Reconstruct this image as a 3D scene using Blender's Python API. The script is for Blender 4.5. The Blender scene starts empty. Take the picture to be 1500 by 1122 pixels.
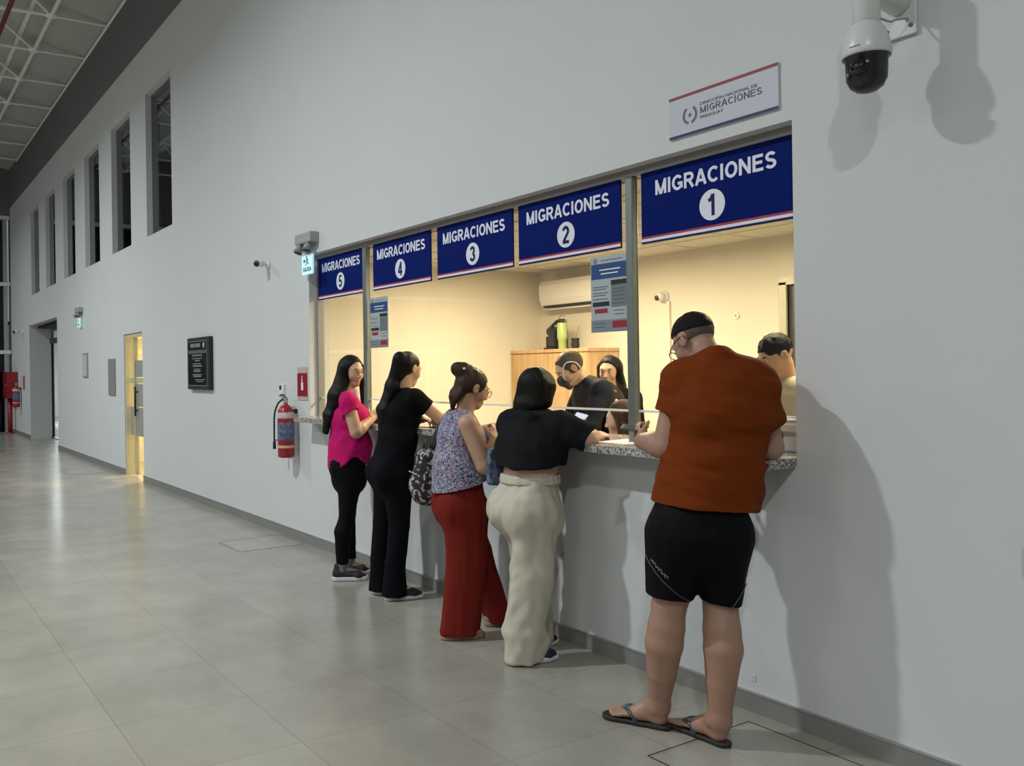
import bpy, bmesh, math, random
import numpy as np
from mathutils import Vector, Matrix
random.seed(4)
SC = bpy.context.scene
COL = SC.collection

# ---------------------------------------------------------------- camera
FPX, PX, PY, ROLL = 1284.0, 591.0, 542.0, 0.0145
th = math.atan(782 / 1284)
fw = Vector((-math.cos(th), math.sin(th), 0)); rt0 = Vector((math.sin(th), math.cos(th), 0)); up0 = Vector((0, 0, 1))
cr, sr = math.cos(ROLL), math.sin(ROLL)
right = rt0 * cr - up0 * sr
up = rt0 * sr + up0 * cr
cd = bpy.data.cameras.new('camera'); cam = bpy.data.objects.new('camera', cd); COL.objects.link(cam)
M = Matrix((right, up, -fw)).transposed().to_4x4(); M.translation = Vector((0, -3.36, 1.55))
cam.matrix_world = M
cd.sensor_fit = 'HORIZONTAL'; cd.sensor_width = 36; cd.lens = FPX / 1500 * 36
cd.shift_x = (750 - PX) / 1500; cd.shift_y = -(561 - PY) / 1500
cd.clip_start = 0.05; cd.clip_end = 200
SC.camera = cam
# ---------------------------------------------------------------- world, exposure
SC.view_settings.view_transform = 'Standard'; SC.view_settings.look = 'None'
SC.view_settings.exposure = 0.0; SC.view_settings.gamma = 1.0; SC.view_settings.use_curve_mapping = False
W = bpy.data.worlds.new('world'); SC.world = W; W.use_nodes = True
bg = W.node_tree.nodes['Background']; bg.inputs[0].default_value = (0.90, 0.96, 1.0, 1); bg.inputs[1].default_value = 0.20
# ---------------------------------------------------------------- lamps
def area(name, loc, power, size, color, rot=(0, 0, 0), shape='DISK', size_y=None, spread=180):
    l = bpy.data.lights.new(name, 'AREA'); l.energy = power; l.shape = shape; l.size = size; l.color = color; l.spread = math.radians(spread)
    if size_y: l.size_y = size_y
    o = bpy.data.objects.new(name, l); COL.objects.link(o); o.location = loc; o.rotation_euler = rot
    return o
HALL = (0.965, 1.0, 0.985); HALLC = (0.92, 0.99, 1.0)
for lx, p in ((2.2, 200), (-6.2, 335), (-14.6, 335), (-23.0, 160)):
    area('hall_lamp', (lx, -5.15, 6.6), p, 0.28, HALL if lx > 0 else HALLC, spread=158)
for lx in (2.2, -6.2, -14.6, -23.0):
    area('hall_lamp', (lx, -11.5, 6.8), 190, 3.2, HALL)  # unseen second row, discs enlarged so its shadows blur into soft fill
WARM = (1.0, 0.82, 0.53)
area('office_lamp', (-5.6, 1.35, 2.50), 92, 1.2, WARM, shape='RECTANGLE', size_y=0.3)
area('office_lamp', (-3.3, 1.45, 2.50), 76, 1.2, WARM, shape='RECTANGLE', size_y=0.3)
area('lobby_lamp', (-13.9, 1.3, 2.35), 120, 0.5, (1.0, 0.83, 0.45))
area('passage_lamp', (-29.0, 1.9, 3.0), 200, 1.0, (0.95, 1.0, 1.0))

# ---------------------------------------------------------------- materials
MATS = {}
def mat(name, col, rough=0.6, metal=0.0, noise=None, bump=None, emit=None, spec=0.5, sss=0.0):
    """procedural principled material; noise=(scale, amount) varies the colour, bump=(scale, strength, (sx,sy,sz))"""
    if name in MATS: return MATS[name]
    m = bpy.data.materials.new(name); m.use_nodes = True; MATS[name] = m
    nt = m.node_tree; b = nt.nodes['Principled BSDF']
    b.inputs['Base Color'].default_value = (*col, 1); b.inputs['Roughness'].default_value = rough
    b.inputs['Metallic'].default_value = metal; b.inputs['Specular IOR Level'].default_value = spec
    if sss:
        b.inputs['Subsurface Weight'].default_value = sss; b.inputs['Subsurface Radius'].default_value = (0.012, 0.005, 0.003)
        b.inputs['Subsurface Scale'].default_value = 1.0
    if emit:
        b.inputs['Emission Color'].default_value = (*emit[0], 1); b.inputs['Emission Strength'].default_value = emit[1]
    if noise or bump:
        tc = nt.nodes.new('ShaderNodeTexCoord')
    if noise:
        n = nt.nodes.new('ShaderNodeTexNoise'); n.inputs['Scale'].default_value = noise[0]; n.inputs['Detail'].default_value = 5
        mp = nt.nodes.new('ShaderNodeMapping'); nt.links.new(tc.outputs['Object'], mp.inputs[0]); nt.links.new(mp.outputs[0], n.inputs[0])
        if len(noise) > 2: mp.inputs['Scale'].default_value = noise[2]
        r = nt.nodes.new('ShaderNodeMapRange'); r.inputs[3].default_value = 1 - noise[1]; r.inputs[4].default_value = 1 + noise[1]
        r.inputs[1].default_value = .25; r.inputs[2].default_value = .75
        nt.links.new(n.outputs['Fac'], r.inputs[0])
        mx = nt.nodes.new('ShaderNodeVectorMath'); mx.operation = 'SCALE'; mx.inputs[0].default_value = col
        nt.links.new(r.outputs[0], mx.inputs['Scale']); nt.links.new(mx.outputs[0], b.inputs['Base Color'])
    if bump:
        n2 = nt.nodes.new('ShaderNodeTexNoise'); n2.inputs['Scale'].default_value = bump[0]; n2.inputs['Detail'].default_value = 4
        mp2 = nt.nodes.new('ShaderNodeMapping'); nt.links.new(tc.outputs['Object'], mp2.inputs[0]); nt.links.new(mp2.outputs[0], n2.inputs[0])
        if len(bump) > 2: mp2.inputs['Scale'].default_value = bump[2]
        bp = nt.nodes.new('ShaderNodeBump'); bp.inputs['Strength'].default_value = bump[1]; bp.inputs['Distance'].default_value = 0.01
        nt.links.new(n2.outputs['Fac'], bp.inputs['Height']); nt.links.new(bp.outputs[0], b.inputs['Normal'])
    return m

def mat_tiles():
    m = bpy.data.materials.new('floor_tiles'); m.use_nodes = True; nt = m.node_tree; b = nt.nodes['Principled BSDF']
    tc = nt.nodes.new('ShaderNodeTexCoord'); mp = nt.nodes.new('ShaderNodeMapping')
    mp.inputs['Location'].default_value = (4.595, 1.835, 0)
    nt.links.new(tc.outputs['Object'], mp.inputs[0])
    br = nt.nodes.new('ShaderNodeTexBrick'); br.offset = 0.0; br.squash = 1.0
    br.inputs['Scale'].default_value = 1.0; br.inputs['Brick Width'].default_value = 0.615; br.inputs['Row Height'].default_value = 0.615
    br.inputs['Mortar Size'].default_value = 0.0016; br.inputs['Mortar Smooth'].default_value = 0.35; br.inputs['Bias'].default_value = 0
    br.inputs['Color1'].default_value = (0.315, 0.298, 0.258, 1); br.inputs['Color2'].default_value = (0.345, 0.326, 0.284, 1)
    br.inputs['Mortar'].default_value = (0.17, 0.162, 0.15, 1)
    nt.links.new(mp.outputs[0], br.inputs[0])
    n = nt.nodes.new('ShaderNodeTexNoise'); n.inputs['Scale'].default_value = 2.2; n.inputs['Detail'].default_value = 7; n.inputs['Roughness'].default_value = .62
    nt.links.new(tc.outputs['Object'], n.inputs[0])
    r = nt.nodes.new('ShaderNodeMapRange'); r.inputs[1].default_value = .3; r.inputs[2].default_value = .7; r.inputs[3].default_value = .86; r.inputs[4].default_value = 1.12
    nt.links.new(n.outputs['Fac'], r.inputs[0])
    mx = nt.nodes.new('ShaderNodeVectorMath'); mx.operation = 'SCALE'
    nt.links.new(br.outputs['Color'], mx.inputs[0]); nt.links.new(r.outputs[0], mx.inputs['Scale']); nt.links.new(mx.outputs[0], b.inputs['Base Color'])
    r2 = nt.nodes.new('ShaderNodeMapRange'); r2.inputs[3].default_value = .17; r2.inputs[4].default_value = .27
    nt.links.new(n.outputs['Fac'], r2.inputs[0]); nt.links.new(r2.outputs[0], b.inputs['Roughness'])
    bp = nt.nodes.new('ShaderNodeBump'); bp.inputs['Strength'].default_value = .06; bp.inputs['Distance'].default_value = .004
    nt.links.new(n.outputs['Fac'], bp.inputs['Height']); nt.links.new(bp.outputs[0], b.inputs['Normal'])
    return m

def mat_granite():
    m = bpy.data.materials.new('granite'); m.use_nodes = True; nt = m.node_tree; b = nt.nodes['Principled BSDF']
    tc = nt.nodes.new('ShaderNodeTexCoord'); v = nt.nodes.new('ShaderNodeTexVoronoi'); v.inputs['Scale'].default_value = 130
    n = nt.nodes.new('ShaderNodeTexNoise'); n.inputs['Scale'].default_value = 60
    nt.links.new(tc.outputs['Object'], v.inputs[0]); nt.links.new(tc.outputs['Object'], n.inputs[0])
    c = nt.nodes.new('ShaderNodeValToRGB'); e = c.color_ramp.elements
    e[0].position = .12; e[0].color = (.03, .03, .03, 1); e[1].position = .85; e[1].color = (.62, .58, .54, 1)
    k = e.new(.35); k.color = (.20, .19, .18, 1); k = e.new(.6); k.color = (.38, .35, .32, 1)
    nt.links.new(v.outputs['Color'], c.inputs[0]); nt.links.new(c.outputs[0], b.inputs['Base Color'])
    b.inputs['Roughness'].default_value = .22
    return m

def mat_voro(name, stops, scale, rough=.8, stretch=(1, 1, 1)):
    m = bpy.data.materials.new(name); m.use_nodes = True; nt = m.node_tree; b = nt.nodes['Principled BSDF']
    tc = nt.nodes.new('ShaderNodeTexCoord'); mp = nt.nodes.new('ShaderNodeMapping'); mp.inputs['Scale'].default_value = stretch
    nz = nt.nodes.new('ShaderNodeTexNoise'); nz.inputs['Scale'].default_value = scale * .5
    ad = nt.nodes.new('ShaderNodeVectorMath'); ad.operation = 'MULTIPLY_ADD'; ad.inputs[1].default_value = (.02, .02, .02)
    v = nt.nodes.new('ShaderNodeTexVoronoi'); v.inputs['Scale'].default_value = scale
    nt.links.new(tc.outputs['Object'], mp.inputs[0]); nt.links.new(mp.outputs[0], nz.inputs[0])
    nt.links.new(nz.outputs['Color'], ad.inputs[0]); nt.links.new(mp.outputs[0], ad.inputs[2]); nt.links.new(ad.outputs[0], v.inputs[0])
    sp = nt.nodes.new('ShaderNodeSeparateColor'); nt.links.new(v.outputs['Color'], sp.inputs[0])
    c = nt.nodes.new('ShaderNodeValToRGB'); c.color_ramp.interpolation = 'CONSTANT'; e = c.color_ramp.elements
    e[0].position = 0; e[0].color = (*stops[0], 1)
    e[1].position = 1 / len(stops); e[1].color = (*stops[1], 1)
    for i in range(2, len(stops)):
        k = e.new(i / len(stops)); k.color = (*stops[i], 1)
    nt.links.new(sp.outputs[0], c.inputs[0]); nt.links.new(c.outputs[0], b.inputs['Base Color']); b.inputs['Roughness'].default_value = rough
    return m

def mat_glass(name, tint, ior=1.45, rough=0.0):
    m = bpy.data.materials.new(name); m.use_nodes = True; nt = m.node_tree
    nt.nodes.remove(nt.nodes['Principled BSDF']); out = nt.nodes['Material Output']
    tr = nt.nodes.new('ShaderNodeBsdfTransparent'); tr.inputs[0].default_value = (*tint, 1)
    gl = nt.nodes.new('ShaderNodeBsdfGlossy'); gl.inputs['Roughness'].default_value = rough; gl.inputs[0].default_value = (1, 1, 1, 1)
    fr = nt.nodes.new('ShaderNodeFresnel')
    ge = nt.nodes.new('ShaderNodeNewGeometry'); mr = nt.nodes.new('ShaderNodeMapRange'); mr.inputs[3].default_value = ior; mr.inputs[4].default_value = 1 / ior
    nt.links.new(ge.outputs['Backfacing'], mr.inputs[0]); nt.links.new(mr.outputs[0], fr.inputs[0])
    mx = nt.nodes.new('ShaderNodeMixShader'); nt.links.new(fr.outputs[0], mx.inputs[0]); nt.links.new(tr.outputs[0], mx.inputs[1]); nt.links.new(gl.outputs[0], mx.inputs[2])
    nt.links.new(mx.outputs[0], out.inputs[0])
    return m

def mat_wood():
    m = bpy.data.materials.new('light_wood'); m.use_nodes = True; nt = m.node_tree; b = nt.nodes['Principled BSDF']
    tc = nt.nodes.new('ShaderNodeTexCoord'); mp = nt.nodes.new('ShaderNodeMapping'); mp.inputs['Scale'].default_value = (14, 14, 1.2)
    n = nt.nodes.new('ShaderNodeTexNoise'); n.inputs['Scale'].default_value = 2.0; n.inputs['Detail'].default_value = 6
    nt.links.new(tc.outputs['Object'], mp.inputs[0]); nt.links.new(mp.outputs[0], n.inputs[0])
    c = nt.nodes.new('ShaderNodeValToRGB'); e = c.color_ramp.elements
    e[0].position = .3; e[0].color = (.50, .31, .15, 1); e[1].position = .7; e[1].color = (.68, .46, .25, 1)
    nt.links.new(n.outputs['Fac'], c.inputs[0]); nt.links.new(c.outputs[0], b.inputs['Base Color']); b.inputs['Roughness'].default_value = .5
    return m

PAINT = mat('wall_paint', (.60, .615, .615), .75, noise=(1.3, .02), bump=(70, .03))
BANDM = mat('dark_fascia_paint', (.155, .158, .16), .7, noise=(2, .05))
ROOFM = mat('roof_sheet', (.46, .47, .44), .6, noise=(.6, .08))
WHITEM = mat('white_enamel', (.74, .74, .74), .35, noise=(8, .02))
BASEM = mat('baseboard_tile', (.22, .215, .20), .35, noise=(6, .08))
CREAM = mat('office_paint', (.74, .69, .60), .8, noise=(1.5, .02))
CEILM = mat('office_ceiling', (.70, .67, .60), .8, noise=(3, .02))
TILE = mat_tiles(); GRANITE = mat_granite(); WOOD = mat_wood()
GLASS = mat_glass('clear_glass', (.97, .985, .97), 1.3)
DARKGLASS = mat_glass('dark_window_glass', (.35, .38, .40), 1.95)
BLACKGLASS = mat_glass('night_window_glass', (.10, .12, .14), 1.4)
STEEL = mat('mullion_steel', (.22, .25, .255), .4, .6, noise=(12, .05))
STEELD = mat('dark_frame', (.02, .021, .023), .4, .3, noise=(12, .05))
ALU = mat('aluminium', (.45, .46, .46), .35, .7, noise=(20, .05))
BLUE = mat('sign_blue', (.0008, .010, .125), .5, noise=(4, .03), spec=.05)
SWHITE = mat('sign_white', (.74, .75, .86), .45, noise=(6, .02))
NAVY = mat('sign_navy', (.008, .010, .08), .4, noise=(6, .03), spec=.2)
SRED = mat('sign_red', (.38, .025, .06), .4, noise=(6, .03))
INK = mat('ink_dark', (.06, .065, .09), .5, noise=(10, .05))
BLACK = mat('black_plastic', (.010, .010, .012), .3, noise=(20, .1))
MATBLK = mat('matt_black', (.014, .014, .015), .6, noise=(20, .1))
REDM = mat('fire_red', (.30, .012, .022), .3, noise=(8, .05))
PAPER = mat('paper', (.75, .75, .75), .7, noise=(20, .03))
GREYP = mat('grey_plastic', (.30, .31, .31), .5, noise=(12, .05))
SHELLM = mat('camera_shell', (.60, .62, .61), .32, noise=(12, .02))

# ---------------------------------------------------------------- mesh helpers
def newmesh(name, bm, m, parent=None, smooth=False, loc=None, rot=None):
    me = bpy.data.meshes.new(name); bm.normal_update(); bm.to_mesh(me); bm.free()
    if smooth:
        for p in me.polygons: p.use_smooth = True
    if m: me.materials.append(m)
    o = bpy.data.objects.new(name, me); COL.objects.link(o)
    if parent: o.parent = parent
    if loc: o.location = loc
    if rot: o.rotation_euler = rot
    return o
def tag(o, label=None, cat=None, group=None, kind=None):
    if label: o['label'] = label
    if cat: o['category'] = cat
    if group: o['group'] = group
    if kind: o['kind'] = kind
    return o
def thing(name, label, cat, loc=(0, 0, 0), rz=0.0, group=None):
    o = bpy.data.objects.new(name, None); COL.objects.link(o); o.location = loc; o.rotation_euler = (0, 0, rz); o.empty_display_size = .1
    return tag(o, label, cat, group)
def struct(name, bm, m, parent=None, smooth=False):
    o = newmesh(name, bm, m, parent, smooth)
    if not parent: o['kind'] = 'structure'
    return o
def BM(): return bmesh.new()
def box(bm, x0, x1, y0, y1, z0, z1, bev=0.0, seg=2):
    r = bmesh.ops.create_cube(bm, size=1.0)
    for v in r['verts']:
        v.co = Vector(((x0 + x1) / 2 + v.co.x * (x1 - x0), (y0 + y1) / 2 + v.co.y * (y1 - y0), (z0 + z1) / 2 + v.co.z * (z1 - z0)))
    if bev:
        es = list({e for v in r['verts'] for e in v.link_edges})
        bmesh.ops.bevel(bm, geom=es, offset=bev, segments=seg, affect='EDGES', profile=.5)
    return bm
def cyl(bm, a, b, ra, rb=None, n=20, caps=True):
    a = Vector(a); b = Vector(b); rb = ra if rb is None else rb
    d = (b - a); L = d.length
    r = bmesh.ops.create_cone(bm, cap_ends=caps, segments=n, radius1=ra, radius2=rb, depth=L)
    q = Vector((0, 0, 1)).rotation_difference(d.normalized()).to_matrix().to_4x4()
    q.translation = (a + b) / 2
    bmesh.ops.transform(bm, matrix=q, verts=r['verts']); return bm
def sph(bm, c, r, n=20, sc=(1, 1, 1)):
    q = bmesh.ops.create_uvsphere(bm, u_segments=n, v_segments=max(8, n // 2), radius=r)
    for v in q['verts']: v.co = Vector((c[0] + v.co.x * sc[0], c[1] + v.co.y * sc[1], c[2] + v.co.z * sc[2]))
    return bm
def lathe(bm, prof, c=(0, 0, 0), n=32):
    rings = []
    for r, z in prof:
        rings.append([bm.verts.new((c[0] + r * math.cos(2 * math.pi * i / n), c[1] + r * math.sin(2 * math.pi * i / n), c[2] + z)) for i in range(n)])
    for A, B in zip(rings, rings[1:]):
        for i in range(n): bm.faces.new((A[i], A[(i + 1) % n], B[(i + 1) % n], B[i]))
    bm.faces.new(list(reversed(rings[0]))); bm.faces.new(rings[-1]); return bm
def tube(bm, pts, r, n=10, closed=False):
    P = [Vector(p) for p in pts]
    Q = []
    if len(P) > 2:                                   # catmull-rom refinement
        for i in range(len(P) - 1):
            p0 = P[max(i - 1, 0)]; p1 = P[i]; p2 = P[i + 1]; p3 = P[min(i + 2, len(P) - 1)]
            for s in range(6):
                t = s / 6
                Q.append(.5 * ((2 * p1) + (p2 - p0) * t + (2 * p0 - 5 * p1 + 4 * p2 - p3) * t * t + (3 * p1 - p0 - 3 * p2 + p3) * t ** 3))
        Q.append(P[-1])
    else: Q = P
    rings = []; ref = None
    for i, p in enumerate(Q):
        d = (Q[min(i + 1, len(Q) - 1)] - Q[max(i - 1, 0)]).normalized()
        if ref is None: ref = d.orthogonal().normalized()
        ref = (ref - d * ref.dot(d)).normalized(); s = d.cross(ref)
        rr = r[i] if isinstance(r, list) else r
        rx, ry = rr if isinstance(rr, tuple) else (rr, rr)
        rings.append([bm.verts.new(p + ref * rx * math.cos(2 * math.pi * k / n) + s * ry * math.sin(2 * math.pi * k / n)) for k in range(n)])
    for A, B in zip(rings, rings[1:]):
        for i in range(n): bm.faces.new((A[i], A[(i + 1) % n], B[(i + 1) % n], B[i]))
    bm.faces.new(list(reversed(rings[0]))); bm.faces.new(rings[-1]); return bm
def poly_xz(bm, pts, y0, y1):
    """prism from an outline in the x-z plane, front at y0 (nearer the hall), back at y1"""
    A = [bm.verts.new((x, y0, z)) for x, z in pts]; B = [bm.verts.new((x, y1, z)) for x, z in pts]
    n = len(pts); bm.faces.new(A); bm.faces.new(list(reversed(B)))
    for i in range(n): bm.faces.new((A[i], B[i], B[(i + 1) % n], A[(i + 1) % n]))
    bmesh.ops.recalc_face_normals(bm, faces=bm.faces[:]); return bm
def disc_xz(bm, cx, cz, r, y0, y1, n=40):
    return poly_xz(bm, [(cx + r * math.cos(2 * math.pi * i / n), cz + r * math.sin(2 * math.pi * i / n)) for i in range(n)], y0, y1)
def text(name, s, m, parent, cx, cz, y, cap=None, width=None, bold=0.0, align='CENTER', depth=.0012, space=1.0, rz=None):
    """flat raised lettering facing the hall (-y), cap height and total width in metres"""
    c = bpy.data.curves.new(name, 'FONT'); c.body = s; c.size = 1.0; c.offset = bold; c.extrude = 0.001; c.resolution_u = 4; c.space_character = space
    t = bpy.data.objects.new(name, c); COL.objects.link(t)
    dg = bpy.context.evaluated_depsgraph_get(); me = bpy.data.meshes.new_from_object(t.evaluated_get(dg)); COL.objects.unlink(t); bpy.data.objects.remove(t)
    n = len(me.vertices); co = np.empty(n * 3, np.float32); me.vertices.foreach_get('co', co); co = co.reshape(-1, 3)
    x0, x1 = co[:, 0].min(), co[:, 0].max(); z0, z1 = co[:, 1].min(), co[:, 1].max()
    sz = cap / (z1 - z0); sx = (width / (x1 - x0)) if width else sz
    X = (co[:, 0] - (x0 + x1) / 2) * sx; Z = (co[:, 1] - (z0 + z1) / 2) * sz
    if align == 'LEFT': X += (x1 - x0) / 2 * sx
    Y = -(co[:, 2] + .001) / .002 * depth
    out = np.stack([X + cx, Y + y, Z + cz], 1).astype(np.float32)
    me.vertices.foreach_set('co', out.ravel()); me.update(); me.name = name; me.materials.clear(); me.materials.append(m)
    o = bpy.data.objects.new(name, me); COL.objects.link(o)
    if parent: o.parent = parent
    return o
def arc(cx, cy, rx, ry, a0, a1, n=14):
    return [(cx + rx * math.cos(math.radians(a0 + (a1 - a0) * i / n)), cy + ry * math.sin(math.radians(a0 + (a1 - a0) * i / n))) for i in range(n + 1)]
GLYPH = {   # width, strokes (stroke centre lines on a cap height of 1)
    'M': (.86, [[(.09, 0), (.09, 1)], [(.77, 0), (.77, 1)], [(.09, .93), (.40, .09), (.46, .09), (.77, .93)]]),
    'I': (.26, [[(.13, 0), (.13, 1)]]),
    'G': (.80, [arc(.42, .5, .33, .41, 40, 330) + [(.71, .42)], [(.44, .43), (.80, .43)], [(.71, .10), (.71, .50)]]),
    'R': (.76, [[(.10, 0), (.10, 1)], [(.10, .91), (.42, .91)] + arc(.43, .70, .20, .21, 90, -90) + [(.10, .49)], [(.38, .49), (.68, 0)]]),
    'A': (.78, [[(.06, 0), (.355, .93), (.425, .93), (.72, 0)], [(.18, .30), (.60, .30)]]),
    'C': (.76, [arc(.42, .5, .33, .41, 45, 315)]),
    'O': (.82, [arc(.41, .5, .32, .41, 0, 360, 28)]),
    'N': (.78, [[(.10, 0), (.10, 1)], [(.68, 0), (.68, 1)], [(.10, .95), (.68, .05)]]),
    'E': (.70, [[(.10, 0), (.10, 1)], [(.10, .91), (.67, .91)], [(.10, .52), (.62, .52)], [(.10, .09), (.69, .09)]]),
    'S': (.70, [arc(.35, .71, .235, .20, 25, 250) + arc(.35, .29, .25, .20, 75, -160)]),
    'L': (.62, [[(.10, 0), (.10, 1)], [(.10, .09), (.60, .09)]]),
    'D': (.78, [[(.10, 0), (.10, 1)], [(.10, .91), (.34, .91)] + arc(.36, .5, .32, .41, 90, -90) + [(.10, .09)]]),
    '1': (.50, [[(.31, 0), (.31, 1)], [(.06, .70), (.20, .78), (.31, .97)]]),
    '2': (.58, [arc(.29, .70, .20, .21, 170, -30) + [(.12, .14)], [(.05, .09), (.55, .09)]]),
    '3': (.58, [arc(.28, .715, .18, .195, 165, -80) , arc(.28, .29, .21, .20, 85, -170)]),
    '4': (.60, [[(.42, 0), (.42, 1)], [(.42, .95), (.07, .32)], [(.04, .27), (.58, .27)]]),
    '5': (.58, [[(.52, .91), (.17, .91)], [(.17, .96), (.11, .48)], arc(.29, .32, .21, .23, 140, -160)])}
def letters(name, s, m, parent, cx, cz, y, cap, width=None, sw=.185, gap=.10, depth=.0012):
    bm = BM(); x = 0.0; tot = sum(GLYPH[c][0] for c in s) + gap * (len(s) - 1)
    fx = (width / tot) if width else cap
    cnt = [0]
    def put(q):
        cnt[0] += 1; dq = depth + .00003 * (cnt[0] % 23)
        vs = [bm.verts.new((cx + (a - tot / 2) * fx, y - dq, cz + (b_ - .5) * cap)) for a, b_ in q]
        vb = [bm.verts.new((cx + (a - tot / 2) * fx, y, cz + (b_ - .5) * cap)) for a, b_ in q]
        n = len(q)
        bm.faces.new(vs)
        for i in range(n): bm.faces.new((vs[(i + 1) % n], vs[i], vb[i], vb[(i + 1) % n]))
    h = sw / 2
    for c in s:
        gw, st = GLYPH[c]
        for p in st:
            P = [Vector((a + x, b_)) for a, b_ in p]; cl = (P[0] - P[-1]).length < 1e-4; L = []; R_ = []
            for i, q in enumerate(P):
                if cl: d0 = (q - P[i - 1 if i else -2]).normalized(); d1 = (P[(i + 1) if i < len(P) - 1 else 1] - q).normalized()
                else:
                    d0 = (q - P[i - 1]).normalized() if i else (P[1] - q).normalized(); d1 = (P[i + 1] - q).normalized() if i < len(P) - 1 else d0
                d = d0 + d1; d = d.normalized() if d.length > 1e-5 else d1
                nn = Vector((-d.y, d.x)); k_ = h / max(.45, nn.dot(Vector((-d1.y, d1.x))))
                L.append(q + nn * k_); R_.append(q - nn * k_)
            for i in range(len(P) - 1): put([(R_[i].x, R_[i].y), (R_[i + 1].x, R_[i + 1].y), (L[i + 1].x, L[i + 1].y), (L[i].x, L[i].y)])
        x += gw + gap
    bmesh.ops.recalc_face_normals(bm, faces=bm.faces[:])
    return newmesh(name, bm, m, parent)
def wall_holes(bm, x0, x1, z0, z1, y0, y1, holes):
    xs = sorted({x0, x1, *[h[0] for h in holes], *[h[1] for h in holes]}); zs = sorted({z0, z1, *[h[2] for h in holes], *[h[3] for h in holes]})
    V = {}
    def v(x, y, z):
        k = (x, y, z)
        if k not in V: V[k] = bm.verts.new(k)
        return V[k]
    def solid(i, j):
        if i < 0 or j < 0 or i >= len(xs) - 1 or j >= len(zs) - 1: return False
        cx = (xs[i] + xs[i + 1]) / 2; cz = (zs[j] + zs[j + 1]) / 2
        return not any(h[0] < cx < h[1] and h[2] < cz < h[3] for h in holes)
    for i in range(len(xs) - 1):
        for j in range(len(zs) - 1):
            if not solid(i, j): continue
            a, b, c, d = xs[i], xs[i + 1], zs[j], zs[j + 1]
            bm.faces.new((v(a, y0, c), v(b, y0, c), v(b, y0, d), v(a, y0, d)))
            bm.faces.new((v(a, y1, d), v(b, y1, d), v(b, y1, c), v(a, y1, c)))
            if not solid(i - 1, j): bm.faces.new((v(a, y0, d), v(a, y1, d), v(a, y1, c), v(a, y0, c)))
            if not solid(i + 1, j): bm.faces.new((v(b, y0, c), v(b, y1, c), v(b, y1, d), v(b, y0, d)))
            if not solid(i, j - 1): bm.faces.new((v(a, y0, c), v(a, y1, c), v(b, y1, c), v(b, y0, c)))
            if not solid(i, j + 1): bm.faces.new((v(a, y0, d), v(b, y0, d), v(b, y1, d), v(a, y1, d)))
    return bm

# ================================================================= SETTING
XF = -26.3
WIN = [(-11.2 - 2.07 * i - 1.2 + .012 * i, -11.2 - 2.07 * i, 3.475, 5.475) for i in range(6)]
OPEN = (-7.12, -2.315, 1.112, 2.59)
DOORH = (-13.82, -12.74, 0.0, 2.16)
PASS = (-23.15, -19.42, 0.0, 2.77)
struct('floor', box(BM(), -40, 16, -16, 3.2, -.1, 0), TILE)
b = wall_holes(BM(), XF, 5.0, 0.0, 6.17, 0.0, 0.2, WIN + [OPEN, DOORH, PASS])
struct('wall_right', b, PAINT)
struct('trim_1', box(BM(), XF, 5.0, -.012, 0.2, 6.17, 7.22), BANDM)
bm = BM(); ys = ((0.9, 7.06), (-16, 10.2))
A = [bm.verts.new((x, ys[0][0], ys[0][1])) for x in (XF - .2, 16)]; B_ = [bm.verts.new((x, ys[1][0], ys[1][1])) for x in (XF - .2, 16)]
C_ = [bm.verts.new((v.co.x, v.co.y, v.co.z + .08)) for v in A]; D_ = [bm.verts.new((v.co.x, v.co.y, v.co.z + .08)) for v in B_]
for q in ((A[0], A[1], B_[1], B_[0]), (C_[1], C_[0], D_[0], D_[1]), (A[0], C_[0], C_[1], A[1]), (B_[1], D_[1], D_[0], B_[0]), (A[1], C_[1], D_[1], B_[1]), (A[0], B_[0], D_[0], C_[0])): bm.faces.new(q)
struct('ceiling', bm, ROOFM)
# baseboards (between the openings)
for k, (x0, x1) in enumerate(((DOORH[1], 5.0), (PASS[1], DOORH[0]), (XF, PASS[0]))):
    o = struct('baseboard_right' if k == 0 else 'baseboard_right.%03d' % k, box(BM(), x0, x1, -.012, 0, 0, .082), BASEM)
    c = newmesh('cap_strip', box(BM(), x0, x1, -.015, 0, .082, .090), ALU, o)
# far end of the hall
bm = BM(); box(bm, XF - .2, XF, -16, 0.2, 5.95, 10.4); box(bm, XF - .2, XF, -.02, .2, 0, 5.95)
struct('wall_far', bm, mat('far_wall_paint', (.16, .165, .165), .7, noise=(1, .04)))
w = struct('window_7', box(BM(), XF - .12, XF - .10, -16, -.1, 0, 5.95), BLACKGLASS)
bm = BM()
for z in (5.9, 4.07, 2.2): box(bm, XF - .14, XF + .05, -16, -.02, z - .05, z + .05)
newmesh('transom', bm, WHITEM, w)
bm = BM()
for y in (-.14, -1.9, -3.7, -5.5, -7.3, -9.1): box(bm, XF - .14, XF + .03, y - .05, y + .05, 0, 5.95)
newmesh('mullion', bm, ALU, w)
struct('wall_outside', box(BM(), -31, -30.8, -17, -.5, -.1, 6.5), mat('night_outside', (.015, .018, .022), .9, noise=(1, .1)))
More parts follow.
